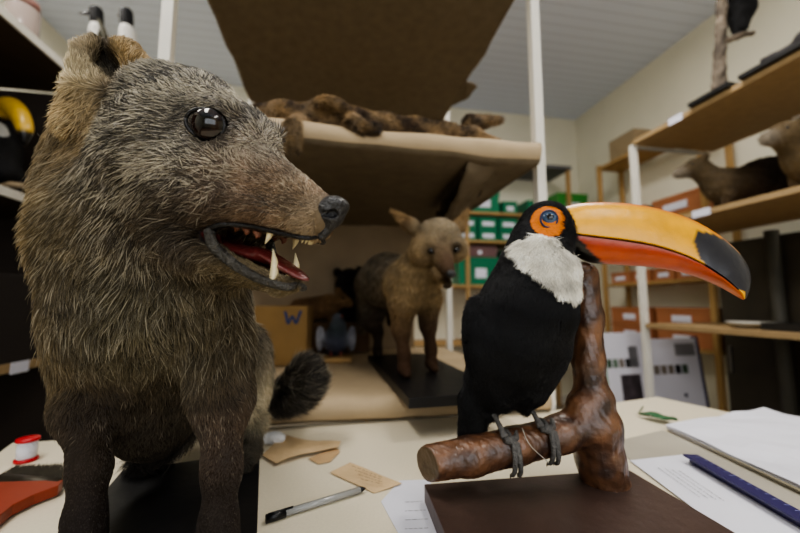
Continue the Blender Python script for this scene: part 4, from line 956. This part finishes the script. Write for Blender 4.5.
def pcol(p):
    f = np.clip(.5+.55*wob(p, 42, 31)+.35*wob(p, 110, 32), 0, 1)[:, None]; g = np.clip(.5+.6*wob(p, 25, 33), 0, 1)[:, None]
    c = np.array(lin((64, 48, 34)))*(1-f)+np.array(lin((158, 130, 92)))*f; c = c*(1-.4*g)+np.array(lin((168, 150, 126)))*.4*g*f
    w = np.exp(-((p-P(292, 140, .74))**2).sum(1)/(2*.022**2))[:, None]; c = c*(1-w)+np.array(lin((150, 128, 96)))*w
    w = np.exp(-((p-P(374, 129, .770))**2).sum(1)/(2*.013**2))[:, None]; return c*(1-w)+np.array(lin((30, 24, 22)))*w
triobj('body', Vz, Tz, furbase, pe, pcol(Vz)*.7)
fur('fur', Vz, Tz, pe, 26000, .013, lambda p: np.tile(np.array([.9, .1, -.2]), (len(p), 1)), pcol, lift=.4, radius=.0007, npt=4, seed=33, jit=.5, rootm=.6, tipm=1.35)
for i in range(4):
    a = P(374, 126+i*2.2, .766-.001*i); tube('claw', spline([a, a+[.010, -.004, 0], a+[.017, -.004, -.006]], 6), [.0022, .002, .0017, .0013, .0009, .0003], mat('claw_horn'), pe, 8)

# ------------------------------------------------------------------ things behind on the kraft shelf
bxm = mat('cardboard_box_tan', (152, 122, 78), .85, noise=12, amt=.12)
cb = thing('cardboard_box', 'tan cardboard box with a blue printed mark standing behind the fox tail', 'box', P(283, 368, 1.12))
o0 = P(250, 368, 1.13); o0[2] = SZ
box('carton', (0, 0, 0), (.168, .14, .185), bxm, cb, frame_at(o0, 6), .003)
fz = frame_at(o0, 6)
mkp = [(.100, .168), (.110, .128), (.122, .155), (.134, .128), (.148, .170)]
V = []; F = []
for i in range(4):
    a, b_ = mkp[i], mkp[i+1]; w = .0045; n0 = len(V)
    for (x, z) in ((a[0]-w, a[1]), (a[0]+w, a[1]), (b_[0]+w, b_[1]), (b_[0]-w, b_[1])): V.append(fz[0]+fz[1]*x+fz[2]*-.0012+ZD*z)
    F.append((n0, n0+1, n0+2, n0+3))
meshobj('printed_mark', V, F, mat('blue_print', (52, 66, 112), .7), cb)
rear = thing('cardboard_box', 'brown carton at the back of the shelf carrying the dark mounted animals', 'box', P(330, 340, 1.44))
o1 = P(292, 340, 1.42); o1[2] = SZ; box('carton', (0, 0, 0), (.30, .14, .118), mat('brown_card', (92, 70, 48), .85, noise=12, amt=.15), rear, frame_at(o1, 8), .003)
# pale brown cavy like mammal on the carton
def small_animal(name, label, base, prims, marks_, eyes, n, flen, seed, parts=None, h=.004, cat='animal', comb=(-.5, .3, -.6)):
    t = thing(name, label, cat, base); s = SDF(h)
    for q_ in prims:
        if q_[0] == 'c': s.rc(*q_[1:])
        else: s.el(*q_[1:])
    v_, t_ = s.build(); mm = Marks(marks_); triobj('body', v_, t_, furbase, t, mm(v_)[:, :3]*.8)
    if n: fur('fur', v_, t_, t, n, flen, comb, lambda p: mm(p)[:, :3], lift=.4, radius=.0009, grizzle=lambda p: mm(p)[:, 3:4], npt=4, seed=seed)
    for e in eyes: eyeball('eye', e[0], e[1], e[2], t, iris=(20, 14, 10), white=(8, 8, 8))
    return t
tz = SZ+.136
small_animal('mounted_cavy', 'pale brown mounted cavy facing right behind the pigeon', P(320, 320, 1.46),
  [('c', P(300, 310, 1.46), P(328, 306, 1.47), .042, .042, .02), ('c', P(328, 306, 1.47), P(341, 300, 1.46), .036, .026, .02), ('c', P(341, 300, 1.46), P(349, 303, 1.44), .026, .014, .01), ('e', P(338, 291, 1.47), (.012, .008, .014), None, .008),
   ('c', P(330, 315, 1.46), P(332, 322, 1.46), .016, .012, .01), ('c', P(302, 315, 1.46), P(303, 322, 1.46), .018, .012, .01)],
  [K(P(305, 305, 1.42), (118, 88, 56), .3, .04), K(P(330, 303, 1.42), (134, 102, 66), .3, .03), K(P(345, 302, 1.42), (150, 118, 80), .2, .02)], [(P(343, 298, 1.425), .005, (0, -1, 0))], 6000, .01, 41)
small_animal('mounted_monkey', 'round black furred mounted animal seen from behind at the back of shelf', P(350, 322, 1.50),
  [('e', P(350, 285, 1.52), (.055, .05, .065), None, .02), ('e', P(352, 310, 1.50), (.06, .045, .055), None, .02), ('c', P(365, 290, 1.50), P(372, 320, 1.48), .03, .02, .02), ('e', P(338, 272, 1.52), (.014, .01, .016), None, .01), ('e', P(360, 270, 1.52), (.014, .01, .016), None, .01), ('c', P(340, 300, 1.5), P(336, 321, 1.48), .025, .016, .01)],
  [K(P(350, 290, 1.45), (30, 24, 20), .2, .1)], [], 6000, .016, 42)
# pigeon
pg = thing('mounted_pigeon', 'mounted grey pigeon with pale wings on a small wooden block', 'bird', P(336, 356, 1.24))
pd = 1.24; ps = pd/360
A_ = SDF(.003)
A_.rc(P(338, 318, pd), P(338, 326, pd), .0155, .018, .01); A_.rc(P(338, 328, pd), P(336, 340, pd+.01), .026, .040, .02); A_.rc(P(336, 340, pd+.01), P(334, 349, pd+.04), .038, .022, .02)
A_.rc(P(334, 345, pd+.05), P(330, 352, pd+.10), .018, .010, .01); 
for x in (320, 352): A_.el(P(x, 338, pd+.015), (.011, .032, .040), None, .010)
va, ta = A_.build()
pm = Marks([K(P(339, 317, pd-.02), (96, 100, 108), 0, .02), K(P(338, 328, pd-.03), (50, 62, 60), 0, .02), K(P(337, 343, pd-.04), (70, 72, 88), 0, .03), K(P(318, 338, pd), (176, 176, 182), 0, .018), K(P(355, 338, pd), (168, 168, 176), 0, .018)])
triobj('body', va, ta, mat('plumage_skin'), pg, pm(va)[:, :3])
fur('feathers', va, ta, pg, 6000, .009, (0, .1, -1), lambda p: pm(p)[:, :3], lift=.15, radius=.0012, npt=4, seed=44, rootm=.9, tipm=1.1)
tube('beak', [P(341, 318, pd-.012), P(343, 319, pd-.022), P(345, 321, pd-.030)], [.004, .003, .0008], mat('beak_grey', (60, 56, 56), .5), pg, 8)
eyeball('eye', P(342, 316, pd-.010), .0032, (.6, -1, 0), pg, iris=(200, 90, 20), white=(200, 90, 20))
for x in (331, 341):
    q_ = P(x, 352, pd-.01); tube('leg', [P(x, 347, pd), q_, np.array([q_[0], q_[1], SZ+.015])], .0028, mat('pink_leg', (150, 80, 70), .5), pg, 8)
q_ = P(334, 357, 1.24); box('wooden_base', (-.06, -.045, 0.0), (.06, .045, .015), wood, pg, frame_at((q_[0], q_[1], SZ), 8), .003)

# ------------------------------------------------------------------ mammals on the right shelves
def agouti(label, cx, cy, d, sc, headdir, zb, dark, light, seed, headup=.04):
    """rodent standing on a shelf: arched heavy rump, narrow head, short ears, thin legs"""
    c = P(cx, cy, d); c[2] = zb; hd_ = np.asarray(headdir, float); hd_ /= np.linalg.norm(hd_); sd = np.array([-hd_[1], hd_[0], 0])
    def q(f_, l, u): return c+hd_*f_*sc+sd*l*sc+ZD*u*sc
    pr = [('e', q(-.07, 0, .125), (.11*sc, .065*sc, .085*sc), np.array([hd_, sd, ZD]), .03), ('e', q(.06, 0, .115), (.075*sc, .055*sc, .07*sc), np.array([hd_, sd, ZD]), .03),
          ('c', q(.09, 0, .13), q(.15, 0, .17+headup), .045*sc, .036*sc, .03), ('c', q(.15, 0, .17+headup), q(.215, 0, .155+headup), .036*sc, .019*sc, .02), ('c', q(.14, .03, .19+headup), q(.13, .042, .208+headup), .014*sc, .009*sc, .01), ('c', q(.14, -.03, .19+headup), q(.13, -.042, .208+headup), .014*sc, .009*sc, .01)]
    for s in (-1, 1):
        pr += [('c', q(.07, .035*s, .07), q(.085, .035*s, .012), .022*sc, .009*sc, .015), ('c', q(-.1, .04*s, .09), q(-.07, .045*s, .03), .035*sc, .012*sc, .02), ('c', q(-.07, .045*s, .03), q(-.05, .045*s, .009), .012*sc, .009*sc, .01)]
    mk_ = [K(q(-.1, 0, .14), dark, .4, .08*sc), K(q(.07, 0, .12), light, .4, .05*sc), K(q(.16, 0, .18+headup), light, .3, .04*sc), K(q(.21, 0, .155+headup), (170, 160, 146), .1, .016*sc), K(q(.0, 0, .02), (70, 52, 38), .2, .05*sc)]
    return small_animal('mounted_rodent', label, c, pr, mk_, [(q(.175, .031*s, .18+headup), .006*sc, sd*s) for s in (-1, 1)], 9000, .014, seed, h=.005, comb=tuple(-hd_*.8-ZD*.5))
hdr = -UD*.55+VD*.75
agouti('dark brown mounted rodent with greyish muzzle standing at the far end of right shelf', 748, 205, 1.68, 1.2, -UD*.75+VD*.5, 1.431, (44, 32, 24), (104, 88, 64), 61, .035)
agouti('olive brown mounted rodent facing left at the right edge of the shelf', 832, 195, 1.40, 1.2, -UD*.95+VD*.1, 1.431, (92, 76, 54), (120, 102, 74), 62, .03)
# dish and dark tray on the low right shelf
dz = .891
dt = thing('dish', 'shallow white dish on the low right hand shelf', 'dish', PZ(762, 319, dz)) if False else None
def on_shelf(px, u_off, z): p = on_plane_u(px, 320, RU+u_off); p[2] = z; return p
pd_ = on_shelf(752, .13, dz)
prof = [(0.0, .002), (.05, .002), (.062, .006), (.085, .022), (.09, .024), (.088, .027), (.082, .024), (.058, .009), (0.0, .006)]
V = []; F = []; n = 32
for r_, z_ in prof:
    for k in range(n): V.append(pd_+np.array([math.cos(6.2832*k/n)*max(r_, .0005), math.sin(6.2832*k/n)*max(r_, .0005), z_]))
for i in range(len(prof)-1):
    for k in range(n): F.append((i*n+k, i*n+(k+1) % n, (i+1)*n+(k+1) % n, (i+1)*n+k))
tag(meshobj('dish', V, F, mat('white_ceramic', (200, 198, 190), .35), None, True), 'shallow white dish on the low right hand shelf', 'dish')
q_ = on_shelf(800, .12, dz); tr_ = thing('dark_tray', 'small dark tray standing beside the white dish on the low shelf', 'tray', q_)
fr = (q_, UD, VD, ZD); dm = mat('dark_tray', (38, 36, 34), .5)
box('bottom', (-.08, -.1, .001), (.08, .08, .006), dm, tr_, fr)
for a, b_ in (((-.08, -.1, .006), (-.075, .08, .03)), ((.075, -.1, .006), (.08, .08, .03)), ((-.075, -.1, .006), (.075, -.095, .03)), ((-.075, .075, .006), (.075, .08, .03))): box('side', a, b_, dm, tr_, fr, .001)

# black bird on a trunk perch, top of right unit
z0 = 1.931
pb_ = on_plane_u(718, 85, RU+.05); pb_[2] = z0
bb = thing('mounted_black_bird', 'black mounted bird on a bark covered trunk standing on top of the right shelves', 'bird', pb_)
sc = np.linalg.norm(pb_[:2])/1.2/360*1.0*1.25; dd = pb_[1]
def PB(x, y, dy=0): return P(x, y, dd+dy)
bsp = PB(718, 84); zbase = z0
box('base_board', (-.07, -.09, 0.0005), (.07, .09, .022), blackboard, bb, (pb_, UD, VD, ZD), .002)
T2 = SDF(.004); T2.chain([np.array([pb_[0], pb_[1], z0+.02]), PB(720, 50), PB(721, 25), PB(722, -10)], [.030, .023, .022, .022], .01); T2.chain([PB(722, 42), PB(738, 36), PB(752, 33)], [.016, .015, .013], .01)
v_, t_ = T2.build(); nn_ = vnorm(v_, t_); v_ = v_+nn_*(.003*wob(v_, 90, 71))[:, None]
f = np.clip(.5+.6*wob(v_, 60, 72), 0, 1)[:, None]
triobj('perch_trunk', v_, t_, mat('bark', attr='Col', rough=.9, noise=60, amt=.4, bump=.6, bscale=80), bb, np.array(lin((74, 66, 58)))*(1-f)+np.array(lin((128, 116, 102)))*f)
T3 = SDF(.004); T3.chain([PB(741, -25), PB(741, -12), PB(740, 10), PB(740, 26)], [.03, .035, .052, .03], .02); T3.rc(PB(735, 20), PB(736, 60) if False else PB(737, 33), .02, .014, .01); T3.rc(PB(738, 24, .03), PB(741, 52, .05), .02, .012, .01) if False else None
v_, t_ = T3.build(); triobj('body', v_, t_, mat('plumage_skin'), bb, np.tile(np.array(lin((16, 15, 17))), (len(v_), 1)))
fur('feathers', v_, t_, bb, 5000, .018, (0, 0, -1), lambda p: np.tile(np.array(lin((16, 15, 17))), (len(p), 1)), lift=.2, radius=.0015, npt=4, seed=73, rootm=.9, tipm=1.1)
for x in (735, 745): tube('leg', [PB(x, 24), PB(x, 34)], .004, legm, bb, 8)
tube('beak', [PB(752, -27), PB(760, -25), PB(766, -22)], [.010, .006, .001], mat('beak_grey'), bb, 8)
eyeball('eye', PB(746, -29, -.028), .004, (0, -1, 0), bb)
# second base at the top right edge
q_ = on_plane_u(790, 50, RU+.06); q_[2] = z0; b2_ = thing('mounted_specimen', 'dark lumpy mounted specimen on a black board at the top right corner', 'animal', q_)
box('base_board', (-.08, -.10, 0.0005), (.08, .13, .02), blackboard, b2_, (q_, UD, VD, ZD), .002)
s = SDF(.005); s.el(q_+UD*.02+ZD*.065-VD*.06, (.05, .06, .045), None, .02); s.el(q_+UD*.02+ZD*.05+VD*.02, (.035, .045, .032), None, .02); s.rc(q_+UD*.0+ZD*.06+VD*.05, q_+VD*.09+ZD*.07, .018, .010, .01); v_, t_ = s.build()
triobj('body', v_, t_, mat('dark_hide', (52, 48, 50), .8, noise=40, amt=.4, bump=.4), b2_)

# ------------------------------------------------------------------ left shelf birds
def left_p(x, y, u): return on_plane_u(x, y, u)
LT = on_plane_u(12, 150, -1.12); dl = LT[1]
tb = thing('mounted_toucan', 'small blurred toucan with yellow bill on the dark shelf at far left', 'bird', np.array([LT[0], LT[1], 1.351]))
zt = SDF(.004)
sc_ = dl/360
zt.rc(P(-6, 122, dl), P(-4, 150, dl), 14*sc_, 19*sc_, .02); zt.rc(P(-4, 150, dl), P(4, 172, dl), 20*sc_, 14*sc_, .02); zt.rc(P(8, 168, dl), P(22, 182, dl+.03), 9*sc_, 5*sc_, .01)
v_, t_ = zt.build()
cc_ = np.tile(np.array(lin((18, 17, 18))), (len(v_), 1)); w = np.linalg.norm(v_-P(0, 126, dl-.04), axis=1) < .035; cc_[w] = lin((190, 188, 180)); w = np.linalg.norm(v_-P(-2, 106, dl-.03), axis=1) < .022; cc_[w] = lin((170, 44, 24))
triobj('body', v_, t_, mat('plumage_skin'), tb, cc_)
bl_ = spline([P(2, 110, dl-.03), P(12, 107, dl-.04), P(21, 118, dl-.05), P(25, 132, dl-.055), P(24, 145, dl-.055)], 16)
V, F = tube_geo(bl_, np.interp(np.linspace(0, 1, 16), [0, .3, .7, 1], [10*sc_, 9.5*sc_, 7*sc_, 1.5*sc_]), 14, 1.0)
cl = np.zeros((len(V), 3)); cl[:] = lin((196, 158, 52)); cl[16*14-14*4:] = lin((20, 18, 18))
o = meshobj('bill', V, F, mat('bill_horn'), tb, True, col=cl); 
for x in (-2, 6): tube('leg', [P(x, 172, dl), np.array([*P(x, 186, dl)[:2], 1.37])], .004, legm, tb, 8)
tube('perch', [P(-14, 183, dl), P(4, 184, dl), P(24, 186, dl)], [.013, .012, .010], mat('pale_perch', (150, 132, 104), .7), tb, 10)
box('base_board', (-.06, -.05, .0005), (.06, .05, .018), blackboard, tb, (np.array([LT[0]-.02, LT[1], 1.351]), UD, VD, ZD), .002)
tube('post', [np.array([LT[0]-.02, LT[1], 1.36]), P(0, 184, dl)], .008, mat('pale_perch'), tb, 8)

# two small black and white birds standing on top of the left unit (heads above the fox ears)
def small_bw(label, x, y0, y1, d, lean, seed):
    top = P(x, y0, d); bot = P(x+4, y1, d); base = np.array([bot[0], bot[1], 1.881]); t = thing('mounted_seabird', label, 'bird', base, 'black and white birds on top of the left shelves')
    s = SDF(.004); r = 10*d/360; dn = (bot-top)
    s.rc(top+dn*.10, top+dn*.2, r*.62, r*.62, .01); s.rc(top+dn*.3, top+dn*.62, r*.75, r*.95, .02); s.rc(top+dn*.62, top+dn*.85, r*.95, r*.6, .01); 
    v_, t_ = s.build(); c_ = np.tile(np.array(lin((206, 204, 198))), (len(v_), 1)); hd_ = v_[:, 2] > (top+dn*.24)[2]; c_[hd_] = lin((26, 26, 28)); bk = (v_[:, 0]-(top[0]+dn[0]*.5))*lean > r*.35; c_[bk] = lin((50, 46, 30))
    triobj('body', v_, t_, mat('plumage_skin'), t, c_)
    wg = tube_geo([top+dn*.18+np.array([lean*r*.3, -.005, 0]), top+dn*.45+np.array([lean*r*1.2, 0, 0]), top+dn*.85+np.array([lean*r*1.9, .01, 0])], [r*.35, r*.6, r*.15], 10, .5); meshobj('wing', *wg, mat('olive_wing', (54, 50, 30), .7), t, True)
    tube('beak', [top+dn*.14+np.array([-lean*r*.4, -r*.3, 0]), top+dn*.16+np.array([-lean*r*1.4, -r*.6, -.002])], [r*.22, r*.04], mat('beak_grey'), t, 8)
    for q in (-1, 1): tube('leg', [top+dn*.84+np.array([q*r*.3, 0, 0]), np.array([*(top+dn*.98+np.array([q*r*.3, 0, 0]))[:2], 1.893])], r*.08, legm, t, 8)
    box('base_board', (-.035, -.04, .0005), (.035, .04, .014), blackboard, t, (base, UD, VD, ZD), .002)
    return t
def d_for(px_, u): q = ray(px_, 50); return float((q*u/(q[:2]@UD[:2]))[1])
dA = d_for(96, -1.12)
small_bw('small black and white mounted bird with olive wing above the fox ear', 96, 2, 100, dA, 1, 1)
small_bw('slender mounted bird with dark head and white breast, right of the olive winged one', 126, 4, 100, d_for(126, -1.05), .4, 2)
# pinkish column-like thing and dark birds on left shelves
q_ = on_plane_u(24, 5, -1.2); q_[2] = 1.881
pk = thing('specimen_jar', 'tall glass jar with a pinkish specimen on top of the left shelves', 'jar', q_)
tube('glass', [q_+ZD*.001, q_+ZD*.004, q_+ZD*.24, q_+ZD*.25], [.045, .05, .05, .04], mat('jar_glass', (176, 160, 152), .15), pk, 24, up=RV); tube('lid', [q_+ZD*.25, q_+ZD*.275], .046, mat('jar_lid', (150, 112, 104), .4), pk, 24, up=RV)
q_ = on_plane_u(15, 295, -1.10); q_[2] = .811
lb = thing('storage_box', 'dark box with a small white tag on the low left shelf', 'box', q_)
box('body', (-.12, -.25, .001), (.1, .12, .28), mat('dark_card', (44, 38, 36), .8), lb, (q_, UD, VD, ZD), .004); p_ = on_plane_u(13, 296, -1.0+.002-.0)
box('label_card', (.1, -.06, .17), (.1025, -.03, .20), mat('mauve_label', (150, 142, 162), .6), lb, (q_, UD, VD, ZD), .0004)
q_ = on_plane_u(24, 350, -1.06); q_[2] = .811
tag(box('cardboard_sheet', (-.2, -.3, .001), (.055, .35, .022), mat('flat_card', (150, 126, 92), .8, noise=10, amt=.15), None, (q_, UD, VD, ZD), .002), 'flat piece of brown cardboard lying at the edge of the low left shelf', 'cardboard') if False else None

# ------------------------------------------------------------------ lights: ceiling fixtures out of frame, plus an added fill panel and fill lamp
def fixture(u, v, w, l, power, label, ang=0, col=(1, .96, .90)):
    p = R(u, v, ZC-.05); t = thing('ceiling_light', label, 'light', R(u, v, ZC-.06), 'ceiling lights')
    rbox('housing', u-w/2, u+w/2, v-l/2, v+l/2, ZC-.05, ZC-.001, whitemetal, t)
    rbox('diffuser', u-w/2+.02, u+w/2-.02, v-l/2+.02, v+l/2-.02, ZC-.058, ZC-.05, mat('diffuser', (255, 248, 235), .5, emit=2.0), t)
    ld = bpy.data.lights.new('tube', 'AREA'); ld.shape = 'RECTANGLE'; ld.size = w; ld.size_y = l; ld.energy = power; ld.color = col
    lo = bpy.data.objects.new('tube', ld); C.objects.link(lo); lo.parent = t; lo.location = (0, 0, -.012); lo.rotation_euler = (0, 0, PH)
fixture(1.05, 1.05, .35, 1.2, 26, 'ceiling light above the aisle right of the toucan')
fixture(-.75, .15, .35, 1.2, 22, 'ceiling light above the fox')
fixture(.9, -1.2, .35, 1.2, 14, 'ceiling light behind the photographer')
wn = struct(rbox('fill_panel_1', -1.2, 1.4, V0, V0+.03, .9, 2.3, mat('fill_panel_glow', (225, 232, 245), .5, emit=.6), bevel=.002))  # added glowing panel, unseen; front fill for fox chest and shelf undersides
for u in (-1.2, -.33, .53, 1.4): struct(rbox('trim_%d' % int(u*10+20), u-.03, u+.03, V0, V0+.05, .87, 2.33, tr))  # bars across the added fill panel
ld = bpy.data.lights.new('fill_panel_lamp', 'AREA'); ld.shape = 'RECTANGLE'; ld.size = 2.5; ld.size_y = 1.3; ld.energy = 24; ld.color = (.93, .96, 1)  # area lamp of the added fill panel
lo = bpy.data.objects.new('fill_panel_lamp', ld); C.objects.link(lo); lo.location = tuple(R(.1, V0+.07, 1.6)); lo.rotation_euler = (math.pi/2, 0, PH)
fixture(-1.45, 1.75, .35, 1.0, 18, 'added unseen fill light over the far left shelves')  # added lamp out of view, brightens the kraft shelf interior
w = bpy.data.worlds.new('world'); bpy.context.scene.world = w; w.use_nodes = True; w.node_tree.nodes['Background'].inputs[0].default_value = (.5, .52, .56, 1); w.node_tree.nodes['Background'].inputs[1].default_value = .1
sc0 = bpy.context.scene
sc0.view_settings.view_transform = 'AgX'; sc0.view_settings.look = 'AgX - Medium High Contrast'; sc0.view_settings.exposure = 0.08
sc0.cycles.max_bounces = 8; sc0.cycles.use_denoising = True
